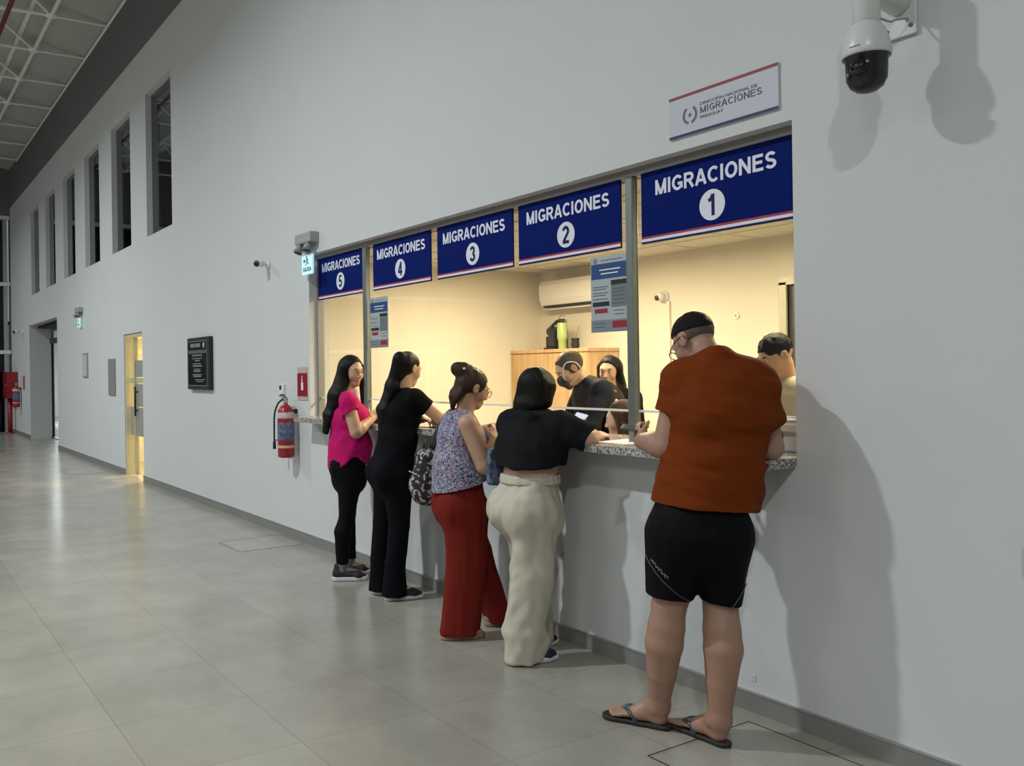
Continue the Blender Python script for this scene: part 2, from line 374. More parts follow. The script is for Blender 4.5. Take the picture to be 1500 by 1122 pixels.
# upper windows and the dark storey behind them
for i, h in enumerate(WIN):
    bm = BM(); t = .03
    for (a, bb, c, d) in ((h[0], h[0] + t, h[2], h[3]), (h[1] - t, h[1], h[2], h[3]), (h[0] + t, h[1] - t, h[2], h[2] + t), (h[0] + t, h[1] - t, h[3] - t, h[3])): box(bm, a, bb, .082, .105, c, d)
    w = struct('window_%d' % (i + 1), bm, mat('upper_frame', (.20, .205, .205), .5, .2, noise=(8, .04)))
    newmesh('pane', box(BM(), h[0] + t, h[1] - t, .085, .095, h[2] + t, h[3] - t), DARKGLASS, w)
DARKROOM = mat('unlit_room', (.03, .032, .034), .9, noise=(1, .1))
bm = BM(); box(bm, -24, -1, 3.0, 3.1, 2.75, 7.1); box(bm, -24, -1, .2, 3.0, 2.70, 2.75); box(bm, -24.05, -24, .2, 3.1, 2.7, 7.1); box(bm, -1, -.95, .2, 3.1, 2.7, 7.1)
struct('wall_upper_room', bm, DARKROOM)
# ---- office behind the counter
OX0, OX1, OD, OZ = -7.21, -1.0, 2.75, 2.56
struct('wall_office_back', wall_holes(BM(), OX0 - .1, OX1, 0, 2.7, OD, OD + .1, [(-4.27, -3.4, 0, 2.17)]), CREAM)
struct('wall_office_left', box(BM(), OX0 - .1, OX0, .2, OD, 0, 2.7), CREAM)
struct('wall_office_right', box(BM(), OX1, OX1 + .1, .2, OD + .1, 0, 2.7), CREAM)
struct('trim_2', box(BM(), OX0, OX0 + .05, .2, .47, 0, OZ), CREAM)
bm = BM(); box(bm, OX0, OX1, .2, OD, OZ, OZ + .05)
c = struct('ceiling.001', bm, CEILM)
bm = BM()
for x in np.arange(OX0 + .3, OX1, .61): box(bm, x - .008, x + .008, .2, OD, OZ - .004, OZ)
for y in np.arange(.45, OD, .61): box(bm, OX0, OX1, y - .008, y + .008, OZ - .0045, OZ)
newmesh('ceiling_grid', bm, mat('ceiling_grid', (.6, .57, .5), .6, noise=(8, .02)), c)
bm = BM(); box(bm, -4.33, -4.27, OD - .02, OD + .1, 0, 2.19); box(bm, -3.4, -3.34, OD - .02, OD + .1, 0, 2.19); box(bm, -4.33, -3.34, OD - .02, OD + .1, 2.17, 2.23)
d = struct('door_3', bm, mat('door_frame_alu', (.52, .49, .40), .4, .2, noise=(10, .03)))
newmesh('pane', box(BM(), -4.2, -3.47, OD + .03, OD + .04, .1, 2.1), mat('frosted_pane', (.70, .66, .38), .3, noise=(5, .05)), d)
bm = BM(); box(bm, -4.27, -4.2, OD + .02, OD + .06, 0, 2.17); box(bm, -3.47, -3.4, OD + .02, OD + .06, 0, 2.17); box(bm, -4.2, -3.47, OD + .02, OD + .06, 0, .1); box(bm, -4.2, -3.47, OD + .02, OD + .06, 2.1, 2.17)
newmesh('door_leaf_frame', bm, mat('door_leaf_alu', (.10, .10, .09), .4, .3, noise=(10, .03)), d)
# ---- service window glazing
GY = .1
bm = BM(); x0, x1, z1 = OPEN[0], OPEN[1], OPEN[3]
box(bm, x0, x1, GY - .03, GY + .03, z1 - .04, z1); box(bm, x0, x0 + .03, GY - .03, GY + .03, 1.152, z1 - .04); box(bm, x1 - .03, x1, GY - .03, GY + .03, 1.152, z1 - .04)
w = struct('window_8', bm, mat('window_frame_grey', (.26, .25, .235), .45, .3, noise=(10, .04)))
for (a, bb) in ((-7.09, -6.245), (-6.19, -5.30), (-5.296, -4.36), (-4.356, -3.345), (-3.298, -2.345)):
    p = newmesh('pane', box(BM(), a, bb, GY - .004, GY + .004, 1.322, z1 - .04), GLASS, w)
    newmesh('polished_edge', box(BM(), a, bb, GY - .006, GY + .006, 1.310, 1.322), mat('glass_edge', (.78, .80, .78), .25, noise=(6, .02)), p)
for a, bb in ((-3.345, -3.298), (-6.245, -6.19)):
    newmesh('mullion', box(BM(), a, bb, GY - .035, GY + .008, 1.152, z1 - .04, .003), STEEL, w)
# ---- yellow-lit glass door and its lobby
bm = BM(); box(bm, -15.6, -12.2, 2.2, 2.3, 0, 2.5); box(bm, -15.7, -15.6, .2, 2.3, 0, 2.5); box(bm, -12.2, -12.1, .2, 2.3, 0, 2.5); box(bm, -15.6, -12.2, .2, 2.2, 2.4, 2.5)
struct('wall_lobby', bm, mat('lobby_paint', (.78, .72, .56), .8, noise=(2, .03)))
bm = BM(); box(bm, -13.82, -13.77, .02, .14, 0, 2.16); box(bm, -12.79, -12.74, .02, .14, 0, 2.16); box(bm, -13.77, -12.79, .02, .14, 2.10, 2.16)
d = struct('door_1', bm, mat('brass_frame', (.60, .55, .38), .5, .1, noise=(8, .05)))
newmesh('pane', box(BM(), -13.75, -12.95, .075, .083, .03, 2.08), GLASS, d)
FROST = mat('frosted_film', (.30, .30, .27), .7, noise=(6, .05)); FROST2 = mat('frosted_film_green', (.44, .46, .26), .7, noise=(6, .05))
bm = BM(); box(bm, -13.40, -12.98, .068, .074, 1.50, 1.75); box(bm, -13.75, -12.98, .068, .074, .62, 1.05)
newmesh('frosted_band', bm, FROST, d)
bm = BM(); box(bm, -13.40, -12.84, .068, .074, 1.06, 1.40); newmesh('frosted_band', bm, FROST, d)
bm = BM(); box(bm, -13.75, -13.0, .068, .074, 1.41, 1.49); newmesh('frosted_band', bm, FROST2, d)
bm = BM(); box(bm, -13.45, -13.38, .05, .1, .03, 2.1); newmesh('leaf_stile', bm, mat('tan_stile', (.50, .45, .32), .5, noise=(8, .05)), d)
bm = BM(); cyl(bm, (-13.30, .03, .92), (-13.30, .03, 1.36), .014); cyl(bm, (-13.30, .03, 1.0), (-13.30, .07, 1.0), .01); cyl(bm, (-13.30, .03, 1.28), (-13.30, .07, 1.28), .01)
newmesh('handle', bm, STEELD, d, True)
# ---- passage at the far end
bm = BM(); box(bm, -23.35, -23.15, .2, .5, 0, 2.97); box(bm, -23.35, -18.9, .2, .5, 2.77, 2.97); box(bm, -19.42, -18.9, .2, .5, 0, 2.77)
struct('wall_passage', bm, PAINT)
bm = BM(); box(bm, -34.6, -34.5, .5, 3.2, 0, 3.3); box(bm, -34.5, -18.9, 3.1, 3.2, 0, 3.3); box(bm, -34.5, -18.9, .5, 3.1, 3.2, 3.3); box(bm, -34.5, -23.35, .5, .6, 0, 3.3)
struct('wall_passage_room', bm, mat('passage_paint', (.70, .72, .72), .7, noise=(2, .03)))
bm = BM(); box(bm, -23.30, -23.20, .47, .55, 0, 2.45); box(bm, -19.5, -19.42, .47, .55, 0, 2.45); box(bm, -23.2, -19.5, .47, .55, 2.33, 2.45)
d = struct('door_2', bm, STEELD)
newmesh('threshold', box(BM(), -23.2, -19.5, .47, .55, 0, .02), STEELD, d)
k = thing('notice_board', 'black framed board on the white wall beyond the far passage', 'board', (-30.7, 3.1, 1.9))
newmesh('frame', box(BM(), -1.2, 1.2, -.05, 0, -.35, .35, .01), STEELD, k)
newmesh('strip', box(BM(), -1.1, 1.1, -.06, -.05, -.04, .04), GREYP, k)
k = thing('bench', 'low dark bench against the white wall beyond the far passage', 'bench', (-30.7, 2.75, 0))
newmesh('seat', box(BM(), -1.1, 1.1, -.2, .2, .36, .42, .01), MATBLK, k)
for s in (-1, 1): newmesh('leg', box(BM(), s * 1.0 - .03, s * 1.0 + .03, -.18, .18, 0, .36), STEELD, k)

# ---- service counter
k = thing('service_counter', 'speckled grey granite counter slab running under the five service windows', 'counter', (-4.6, 0, 1.112))
bm = BM(); ox, oz = -4.6, 1.112
pts = [(-7.115, .005), (-7.08, .005), (-7.08, -.185), (-2.318, -.185), (-2.318, .42), (-7.115, .42)]
A = [bm.verts.new((x - ox, y, 0)) for x, y in pts]; B_ = [bm.verts.new((x - ox, y, .04)) for x, y in pts]
bm.faces.new(list(reversed(A))); bm.faces.new(B_)
for i in range(6): bm.faces.new((A[i], A[(i + 1) % 6], B_[(i + 1) % 6], B_[i]))
newmesh('slab', bm, GRANITE, k)
# ---- five blue counter signs
SGX = [(-3.245, -2.35), (-4.255, -3.395), (-5.165, -4.315), (-6.09, -5.255), (-7.085, -6.235)]
ORD = ['nearest the camera, at the right end of the counter', 'left of the steel post, second from the right', 'middle one of the five above the counter', 'right of the thin post, second from the left', 'farthest one, at the left end of the counter']
for i, (a, bb) in enumerate(SGX):
    n = str(i + 1); cx = (a + bb) / 2; z0, z1 = 2.185, 2.55; wd = bb - a
    k = thing('counter_sign', 'blue hanging sign MIGRACIONES numbered %s, %s' % (n, ORD[i]), 'sign', (cx, 0, z0), group='blue numbered counter signs')
    h = wd / 2
    newmesh('board', box(BM(), -h, h, .080, .092, 0, z1 - z0), BLUE, k)
    newmesh('red_stripe', box(BM(), -h, h, .0785, .0800, .024, .035), SRED, k)
    newmesh('white_stripe', box(BM(), -h, h, .0785, .0800, .010, .024), SWHITE, k)
    newmesh('navy_stripe', box(BM(), -h, h, .0785, .0800, 0, .010), NAVY, k)
    letters('lettering', 'MIGRACIONES', SWHITE, k, 0, .277, .080, .076, .70)
    newmesh('number_disc', disc_xz(BM(), .0, .132, .074, .0785, .080), SWHITE, k)
    letters('numeral', n, NAVY, k, 0, .132, .0785, .103, None, .17)
# ---- board above window 1
k = thing('wall_sign', 'white board reading DIRECCION NACIONAL DE MIGRACIONES PARAGUAY above window 1', 'sign', (-2.67, 0, 2.65))
newmesh('board', box(BM(), -.3, .3, -.010, 0, 0, .2), mat('board_white', (.52, .53, .60), .5, noise=(6, .02)), k)
newmesh('red_band', box(BM(), -.3, .3, -.0115, -.010, .187, .2), mat('board_red', (.25, .018, .035), .5, noise=(6, .03)), k)
newmesh('blue_band', box(BM(), -.3, .3, -.0115, -.010, 0, .013), mat('board_blue', (.012, .013, .10), .5, noise=(6, .03)), k)
text('lettering', 'DIRECCIÓN NACIONAL DE', INK, k, -.115, .133, -.010, cap=.017, width=.31, align='LEFT', bold=.008)
letters('lettering', 'MIGRACIONES', INK, k, .0525, .102, -.010, .032, .335, .13)
text('lettering', 'PARAGUAY', INK, k, -.115, .068, -.010, cap=.014, width=.13, align='LEFT', bold=.008)
EMB = mat('emblem_brown', (.12, .06, .07), .5, noise=(10, .05))
bm = BM(); ecx, ecz = -.175, .094
poly_xz(bm, [(ecx + (.013 if j % 2 == 0 else .0052) * math.sin(j * math.pi / 5), ecz + (.013 if j % 2 == 0 else .0052) * math.cos(j * math.pi / 5)) for j in range(10)], -.0112, -.010)
for s in (-1, 1):
    for j in range(9):
        a = -math.pi / 2 + s * (.35 + j * .27)
        for rr, tw in ((.041, .5), (.034, -.5)):
            lx, lz = ecx + rr * math.cos(a), ecz + rr * math.sin(a); dr = a + s * (math.pi / 2) + tw * .9 * s
            ux, uz = math.cos(dr), math.sin(dr)
            poly_xz(bm, [(lx - ux * .007, lz - uz * .007), (lx - uz * .003, lz + ux * .003), (lx + ux * .007, lz + uz * .007), (lx + uz * .003, lz - ux * .003)], -.0112, -.010)
newmesh('emblem', bm, EMB, k)
# ---- notices taped on the glass
def notice(x0, x1, z0, z1, label):
    k = thing('notice_poster', label, 'poster', ((x0 + x1) / 2, 0, z0), group='printed notices on the counter glass')
    w = (x1 - x0); h = z1 - z0; X = lambda u: (u - .5) * w; Z = lambda v: h * (1 - v)
    y = GY - .012
    newmesh('sheet', box(BM(), X(0), X(1), y, y + .004, 0, h), mat('notice_paper', (.40, .44, .46), .5, noise=(10, .04)), k)
    def rect(name, u0, u1, v0, v1, m, d=.0008): return newmesh(name, box(BM(), X(u0), X(u1), y - d, y, Z(v1), Z(v0)), m, k)
    rect('blue_header', .02, .98, .10, .30, mat('notice_blue', (.01, .06, .20), .5, noise=(8, .04)))
    rect('grey_panel', .55, .97, .36, .68, mat('notice_grey', (.17, .19, .20), .5, noise=(8, .04)))
    rect('footer_panel', .0, 1.0, .84, 1.0, mat('notice_footer', (.20, .24, .28), .5, noise=(8, .04)))
    rect('black_bar', .55, .97, .33, .39, MATBLK, .0014); rect('black_bar', .05, .5, .60, .66, MATBLK)
    rect('red_bar', .10, .45, .69, .75, mat('notice_red', (.30, .015, .03), .5, noise=(8, .04)))
    rect('red_bar', .58, .95, .86, .95, MATS['notice_red'], .0014)
    def line(name, u0, u1, v, h_, m): newmesh(name, box(BM(), X(u0), X(u1), y - .0014, y - .0001, Z(v + h_), Z(v)), m, k)
    for (u0, u1, v) in ((.24, .80, .175), (.28, .74, .225)): line('title_line', u0, u1, v, .016, PAPER)
    for (u0, u1, v) in ((.06, .46, .40), (.06, .42, .43), (.06, .47, .48), (.06, .40, .51), (.06, .46, .56), (.62, .90, .72), (.64, .88, .77), (.28, .85, .055), (.08, .40, .88), (.08, .36, .93), (.60, .90, .44), (.60, .90, .48), (.60, .90, .53), (.60, .90, .58), (.60, .90, .63)): line('text_line', u0, u1, v, .008, INK)
    newmesh('crest', disc_xz(BM(), X(.13), Z(.06), .016, y - .001, y), mat('crest_grey', (.22, .22, .30), .6, noise=(8, .05)), k)
notice(-3.635, -3.352, 1.742, 2.160, 'printed notice with blue header on the glass beside the thick steel post')
notice(-6.165, -5.882, 1.730, 2.130, 'smaller looking printed notice on the glass under sign number 4')

# ---- PTZ camera
k = thing('dome_camera', 'white and black pan tilt camera on a wall bracket at upper right', 'security camera', (-1.85, 0, 2.78))
bm = BM(); box(bm, -.065, .065, -.016, 0, 0, .24, .004); newmesh('wall_plate', bm, SHELLM, k)
for sx in (-.045, .045):
    for z in (.035, .2): newmesh('screw', cyl(BM(), (sx, -.02, z), (sx, -.012, z), .008, n=12), mat('screw_dark', (.05, .05, .055), .4, .5, noise=(20, .05)), k)
bm = BM(); tube(bm, [(0, -.01, .13), (0, -.10, .145), (0, -.17, .165)], .047, 20); newmesh('arm', bm, SHELLM, k, True)
bm = BM(); lathe(bm, [(.038, .005), (.047, .02), (.047, .20), (.042, .22), (.02, .225)], (0, -.23, 0), 32); newmesh('pendant_cap', bm, SHELLM, k, True)
bm = BM(); lathe(bm, [(.081, -.112), (.084, -.105), (.0845, -.090), (.080, -.068), (.071, -.036), (.060, -.010), (.047, .008), (.040, .016)], (0, -.23, 0), 40); newmesh('housing', bm, SHELLM, k, True)
bm = BM(); tube(bm, [(.0842 * math.cos(math.radians(a)), -.23 + .0842 * math.sin(math.radians(a)), -.086) for a in (-98, -90, -82, -74)], .003, 8); newmesh('maker_plate', bm, GREYP, k, True)
bm = BM(); lathe(bm, [(.012, -.240), (.035, -.234), (.055, -.219), (.068, -.192), (.070, -.165), (.071, -.117), (.080, -.114), (.080, -.110)], (0, -.23, 0), 40)
h = newmesh('camera_head', bm, BLACK, k, True)
bm = BM(); cyl(bm, (.012, -.285, -.160), (.018, -.312, -.162), .03, .026, 28); newmesh('lens', bm, mat('lens_glass', (.006, .006, .012), .08, noise=(4, .1)), h, True)
for (x, z) in ((-.012, -.148), (.044, -.150), (-.03, -.180)): newmesh('infrared_lamp', sph(BM(), (x, -.300, z), .006, 10), mat('ir_led', (.25, .25, .27), .2, noise=(8, .05)), h, True)
bm = BM(); tube(bm, [(.03, -.19, .03), (.045, -.15, .02), (.035, -.1, .04), (.05, -.05, .05), (.03, -.016, .055)], .004, 8); newmesh('cable', bm, GREYP, k, True)

# ---- bullet cameras
def bullet(name, loc, label, s=1.0, d=(-.35, -1, -.25)):
    k = thing(name, label, 'security camera', loc)
    bm = BM(); cyl(bm, (0, 0, 0), (0, -.03 * s, 0), .045 * s, .04 * s); newmesh('base', bm, WHITEM, k, True)
    bm = BM(); cyl(bm, (0, -.02 * s, 0), (0, -.10 * s, .01 * s), .018 * s); newmesh('joint', bm, WHITEM, k, True)
    v = Vector(d).normalized(); p = Vector((0, -.10 * s, .01 * s))
    bm = BM(); cyl(bm, p - v * .03 * s, p + v * .10 * s, .035 * s, .038 * s); b_ = newmesh('body', bm, WHITEM, k, True)
    bm = BM(); cyl(bm, p + v * .10 * s, p + v * .108 * s, .037 * s, .034 * s); newmesh('lens', bm, BLACK, b_, True)
    return k
bullet('bullet_camera', (-8.02, 0, 2.60), 'small white bullet camera on the wall between plaque and emergency light', .85, (.75, -1, -.12))
bullet('bullet_camera', (-24.1, 0, 2.66), 'tiny bullet camera on the wall left of the far passage', 1.2, (.5, -1, -.15))
k = thing('bullet_camera', 'white camera with dark eye on the back wall inside the office', 'security camera', (-5.50, OD, 2.17))
bm = BM(); cyl(bm, (0, 0, 0), (0, -.03, 0), .055, .05); newmesh('base', bm, WHITEM, k, True)
bm = BM(); sph(bm, (0, -.055, 0), .042, 20); e = newmesh('eyeball', bm, WHITEM, k, True)
bm = BM(); cyl(bm, (-.01, -.085, -.008), (-.014, -.10, -.012), .026, .022); newmesh('lens', bm, mat('lens_red', (.08, .02, .02), .2, noise=(4, .1)), e, True)
struct('trim_3', box(BM(), -5.47, -5.43, OD - .025, OD, .9, 2.13, .004), CREAM)

# ---- emergency lights and exit signs
def emergency(x, z, label_l, label_s):
    k = thing('emergency_light', label_l, 'emergency light', (x, 0, z), group=None)
    bm = BM(); box(bm, -.16, .16, -.09, 0, 0.02, .11, .01); newmesh('battery_case', bm, mat('case_grey', (.34, .345, .35), .5, noise=(8, .03)), k)
    for s in (-1, 1):
        bm = BM(); cyl(bm, (s * .085, -.06, .03), (s * .09, -.09, -.055), .022, .042); l = newmesh('lamp_head', bm, mat('lamp_head_grey', (.26, .27, .27), .45, noise=(8, .03)), k, True)
        bm = BM(); cyl(bm, (s * .09, -.09, -.055), (s * .0905, -.093, -.062), .038, .036); newmesh('lens', bm, STEELD, l, True)
    bm = BM(); cyl(bm, (0.02, -.04, .02), (0.02, -.04, -.1), .02, .016); newmesh('drop_rod', bm, GREYP, k, True)
    zz = z - .255
    k2 = thing('exit_sign', label_s, 'exit sign', (x + .03, -.05, zz))
    bm = BM(); box(bm, -.11, .11, -.008, .008, 0, .17, .002)
    newmesh('lit_panel', bm, mat('exit_panel', (.50, .72, .75), .3, noise=(10, .05), emit=((.55, .85, .92), .55)), k2)
    TEAL = mat('exit_ink', (.02, .12, .16), .4, noise=(8, .05))
    letters('lettering', 'SALIDA', TEAL, k2, 0, .045, -.008, .036, .17)
    bm = BM()                                      # running figure and arrow
    disc_xz(bm, -.005, .152, .0105, -.0095, -.008, 14)
    poly_xz(bm, [(-.014, .138), (.008, .142), (.014, .112), (-.004, .106)], -.0095, -.008)
    poly_xz(bm, [(-.004, .110), (.012, .112), (.034, .092), (.028, .085)], -.0095, -.008)
    poly_xz(bm, [(-.006, .110), (.004, .106), (-.02, .078), (-.03, .082)], -.0095, -.008)
    poly_xz(bm, [(.008, .140), (.03, .125), (.027, .119), (.008, .131)], -.0095, -.008)
    poly_xz(bm, [(-.075, .12), (-.05, .14), (-.05, .128), (-.03, .128), (-.03, .112), (-.05, .112), (-.05, .10)], -.0095, -.008)
    newmesh('pictogram', bm, TEAL, k2)
emergency(-7.06, 2.66, 'grey twin headed emergency light above the left end of the counter', 'lit blue SALIDA exit sign above the left end of the counter')
emergency(-16.95, 2.68, 'distant emergency light on the wall left of the yellow door', 'distant lit exit sign on the wall left of the yellow door')

# ---- plaque
k = thing('memorial_plaque', 'black plaque with pale lettering on the wall between yellow door and counter', 'plaque', (-10.095, 0, 1.355))
newmesh('frame', box(BM(), -.40, .40, -.05, 0, 0, .615, .006), MATBLK, k)
newmesh('face', box(BM(), -.36, .33, -.054, -.05, .04, .575), mat('plaque_black', (.012, .013, .014), .25, noise=(5, .1)), k)
PL = mat('plaque_letters', (.22, .225, .225), .5, noise=(10, .05))
newmesh('grey_strip', box(BM(), -.34, .31, -.0555, -.054, .425, .465), mat('plaque_strip', (.10, .105, .105), .5, noise=(10, .05)), k)
bm = BM(); box(bm, -.36, .33, -.056, -.054, .04, .052); box(bm, -.36, .33, -.056, -.054, .563, .575); box(bm, -.37, -.358, -.056, -.05, .04, .575); box(bm, .328, .34, -.056, -.05, .04, .575)
newmesh('border_line', bm, mat('plaque_border', (.16, .165, .165), .4, noise=(10, .05)), k)
bm = BM()
for (a, bb, z, hh) in ((-.26, -.10, .50, .045), (-.08, .10, .50, .045), (-.2, .16, .395, .016), (-.2, .16, .362, .010), (-.1, .08, .335, .014), (-.18, .12, .30, .010), (-.17, .15, .27, .018), (-.14, .1, .235, .01), (-.14, .1, .208, .018), (-.2, .16, .172, .01), (-.16, .12, .148, .018), (-.1, .27, .112, .01), (-.05, .2, .09, .01)):
    box(bm, a, bb, -.0555, -.054, z, z + hh)
newmesh('engraved_line', bm, PL, k)
newmesh('crest', disc_xz(BM(), .225, .52, .034, -.056, -.054, 24), mat('crest_pale', (.40, .41, .41), .5, noise=(10, .1)), k)

# ---- wall panel, small notice, switch, outlet
k = thing('electrical_panel', 'flat grey panel door on the wall left of the yellow door', 'panel', (-14.58, 0, 1.21))
newmesh('door', box(BM(), -.22, .22, -.02, 0, 0, .59, .003), mat('panel_grey', (.23, .25, .245), .5, noise=(6, .03)), k)
newmesh('lock', box(BM(), .16, .18, -.026, -.02, .27, .32), GREYP, k)
k = thing('wall_notice', 'small pale framed notice on the wall below the distant exit sign', 'notice', (-16.6, 0, 1.50))
newmesh('frame', box(BM(), -.2, .2, -.02, 0, 0, .44, .003), mat('notice_frame', (.30, .30, .34), .5, noise=(6, .03)), k)
newmesh('sheet', box(BM(), -.16, .14, -.023, -.02, .03, .41), mat('notice_sheet', (.50, .50, .55), .6, noise=(30, .2)), k)
k = thing('wall_switch', 'small white wall control with dark display left of the extinguisher', 'switch', (-7.72, 0, 1.315))
newmesh('plate', box(BM(), -.05, .05, -.02, 0, 0, .12, .004), WHITEM, k)
newmesh('display', box(BM(), -.045, 0.0, -.022, -.02, .065, .105), MATBLK, k)
newmesh('button', box(BM(), -.02, .045, -.023, -.02, .0, .014), GREYP, k)
k = thing('wall_outlet', 'small blank outlet cover low on the wall beside the barefoot man', 'outlet', (-2.544, 0, .135))
newmesh('plate', box(BM(), -.012, .012, -.003, 0, 0, .032, .001), PAINT, k)
newmesh('hole', disc_xz(BM(), 0, .016, .003, -.0036, -.0025, 12), GREYP, k)
k = thing('wall_outlet', 'small round cover on the back wall of the office above the orange shirt', 'outlet', (-4.74, OD, 1.93))
newmesh('plate', disc_xz(BM(), 0, .03, .03, -.012, 0, 24), WHITEM, k); newmesh('hole', disc_xz(BM(), 0, .03, .01, -.014, -.0115, 16), GREYP, k)
k = thing('hand_rail_end', 'dark rounded wall fitting just entering at the right edge', 'fitting', (-1.418, 0, .85))
newmesh('body', box(BM(), -.022, .06, -.05, 0, 0, .11, .02, 4), GREYP, k)
newmesh('cap', box(BM(), -.01, .05, -.056, -.05, .02, .09, .005), STEELD, k)

# ---- fire extinguishers
def extinguisher(x, z, label, s=1.0):
    k = thing('fire_extinguisher', label, 'fire extinguisher', (x, -.11 * s, z))
    bm = BM(); lathe(bm, [(.05, 0), (.072, .006), (.076, .02), (.076, .40), (.068, .44), (.045, .47), (.022, .485), (.022, .50)], n=32)
    c = newmesh('cylinder', bm, REDM, k, True)
    bm = BM(); lathe(bm, [(.077, .16), (.0775, .162), (.0775, .32), (.077, .322)], n=32); newmesh('label_band', bm, mat('ext_label', (.10, .12, .20), .5, noise=(35, .7)), c, True)
    bm = BM(); lathe(bm, [(.077, .09), (.0776, .092), (.0776, .112), (.077, .114)], n=32); newmesh('yellow_band', bm, mat('ext_cream', (.60, .42, .25), .5, noise=(8, .05)), c, True)
    bm = BM(); lathe(bm, [(.077, .36), (.0776, .362), (.0776, .41), (.075, .414)], n=32); newmesh('tag_band', bm, mat('ext_tag', (.48, .47, .45), .6, noise=(30, .3)), c, True)
    bm = BM(); cyl(bm, (0, 0, .49), (0, 0, .54), .02); box(bm, -.012, .012, -.02, .02, .52, .55); newmesh('valve', bm, ALU, k)
    bm = BM(); tube(bm, [(.0, 0, .55), (-.05, -.005, .575), (-.11, -.01, .565)], .007, 8); tube(bm, [(0, 0, .53), (-.05, -.005, .535), (-.10, -.01, .515)], .007, 8); newmesh('handle', bm, MATBLK, k, True)
    bm = BM(); tube(bm, [(-.02, -.01, .53), (-.09, -.03, .50), (-.14, -.05, .40), (-.155, -.05, .25), (-.155, -.05, .14)], .0085, 10); tube(bm, [(-.155, -.05, .14), (-.155, -.05, .07)], .015, 10); tube(bm, [(-.155, -.05, .155), (-.07, -.045, .155)], .005, 8)
    newmesh('hose', bm, MATBLK, k, True)
    bm = BM(); box(bm, -.02, .02, .05, .11, .40, .44); newmesh('wall_hook', bm, STEELD, k)
    k.scale = (s, s, s); return k
extinguisher(-7.42, .765, 'red fire extinguisher with black hose hung under the left end of the counter')
k = extinguisher(-24.6, .73, 'distant red fire extinguisher on the wall left of the far passage', 1.15)
k = thing('extinguisher_sign', 'red sign with white fire symbol above the near extinguisher', 'sign', (-7.275, 0, 1.29))
newmesh('board', box(BM(), -.105, .105, -.006, 0, 0, .30), mat('sign_pale', (.50, .40, .40), .5, noise=(8, .03)), k)
newmesh('red_panel', box(BM(), -.105, .105, -.008, -.006, .035, .245), REDM, k)
bm = BM(); poly_xz(bm, [(-.022, .09), (.022, .09), (.022, .15), (.012, .17), (-.012, .17), (-.022, .15)], -.0095, -.008); poly_xz(bm, [(-.02, .18), (.01, .175), (.012, .185), (-.02, .195)], -.0095, -.008); poly_xz(bm, [(-.01, .20), (.012, .20), (.0, .228)], -.0095, -.008)
newmesh('symbol', bm, SWHITE, k)
k = thing('extinguisher_sign', 'tiny pale red striped sign above the distant extinguisher', 'sign', (-24.1, 0, 1.30))
newmesh('board', box(BM(), -.16, .16, -.008, 0, -.12, .26), mat('sign_pale', (.50, .40, .40)), k)
newmesh('red_panel', box(BM(), -.13, -.04, -.011, -.008, -.1, .24), REDM, k); newmesh('red_panel', box(BM(), .04, .13, -.011, -.008, -.1, .24), REDM, k)
k = thing('hose_cabinet', 'red fire hose cabinet in the far left corner of the hall', 'hose cabinet', (-25.55, -.14, .95))
newmesh('case', box(BM(), -.38, .38, -.13, .13, 0, .70, .01), REDM, k); d = newmesh('door', box(BM(), -.34, .34, -.145, -.13, .04, .66, .006), mat('fire_red_dark', (.26, .010, .018), .35, noise=(8, .05)), k)
newmesh('latch', box(BM(), .24, .28, -.16, -.145, .33, .38), ALU, d)
k = thing('fire_standpipe', 'red riser pipe standing below the distant hose cabinet', 'pipe', (-25.7, -.14, 0))
bm = BM(); cyl(bm, (0, 0, 0), (0, 0, .95), .06); newmesh('pipe', bm, REDM, k, True)
bm = BM(); cyl(bm, (0, 0, .0), (0, 0, .03), .10); newmesh('flange', bm, REDM, k, True)

# ---- floor access covers
def hatch(x0, x1, y0, y1, label):
    k = thing('floor_hatch', label, 'floor hatch', ((x0 + x1) / 2, (y0 + y1) / 2, 0)); hx = (x1 - x0) / 2; hy = (y1 - y0) / 2; t = .006
    bm = BM()
    for (a, b_, c, d) in ((-hx, hx, -hy, -hy + t), (-hx, hx, hy - t, hy), (-hx, -hx + t, -hy + t, hy - t), (hx - t, hx, -hy + t, hy - t)): box(bm, a, b_, c, d, -.002, .0012)
    newmesh('edge_frame', bm, STEELD, k)
    newmesh('cover', box(BM(), -hx + t, hx - t, -hy + t, hy - t, -.004, .0006), TILE, k)
hatch(-2.488, -1.87, -.735, -.112, 'square floor hatch with dark outline behind the flip flops')
hatch(-7.74, -7.20, -.655, -.04, 'square floor hatch with thin outline before the fire extinguisher')
hatch(-15.2, -14.3, -.72, -.12, 'distant floor hatch beside the yellow lit door')

# ---- space frame roof truss
TR = mat('truss_white', (.82, .82, .78), .45, noise=(5, .04))
k = thing('roof_truss', 'white steel space frame under the roof at upper left', 'roof truss', (0, 0, 0))
unit = BM(); cyl(unit, (0, 0, 0), (0, 0, 1), 1, n=10); UM = bpy.data.meshes.new('bar'); unit.to_mesh(UM); unit.free(); UM.materials.append(TR)
for p in UM.polygons: p.use_smooth = len(p.vertices) == 4
def bar(name, a, b_, r):
    a = Vector(a); b_ = Vector(b_); d = b_ - a
    o = bpy.data.objects.new(name, UM); COL.objects.link(o); o.parent = k
    o.rotation_mode = 'QUATERNION'; o.location = a; o.rotation_quaternion = Vector((0, 0, 1)).rotation_difference(d.normalized()); o.scale = (r, r, d.length)
nb = BM(); sph(nb, (0, 0, 0), .075, 14, (1.3, 1.3, .6)); NM = bpy.data.meshes.new('node'); nb.to_mesh(NM); nb.free(); NM.materials.append(TR)
def roofz(y): return 7.06 + (0.9 - y) * (10.2 - 7.06) / 16.9
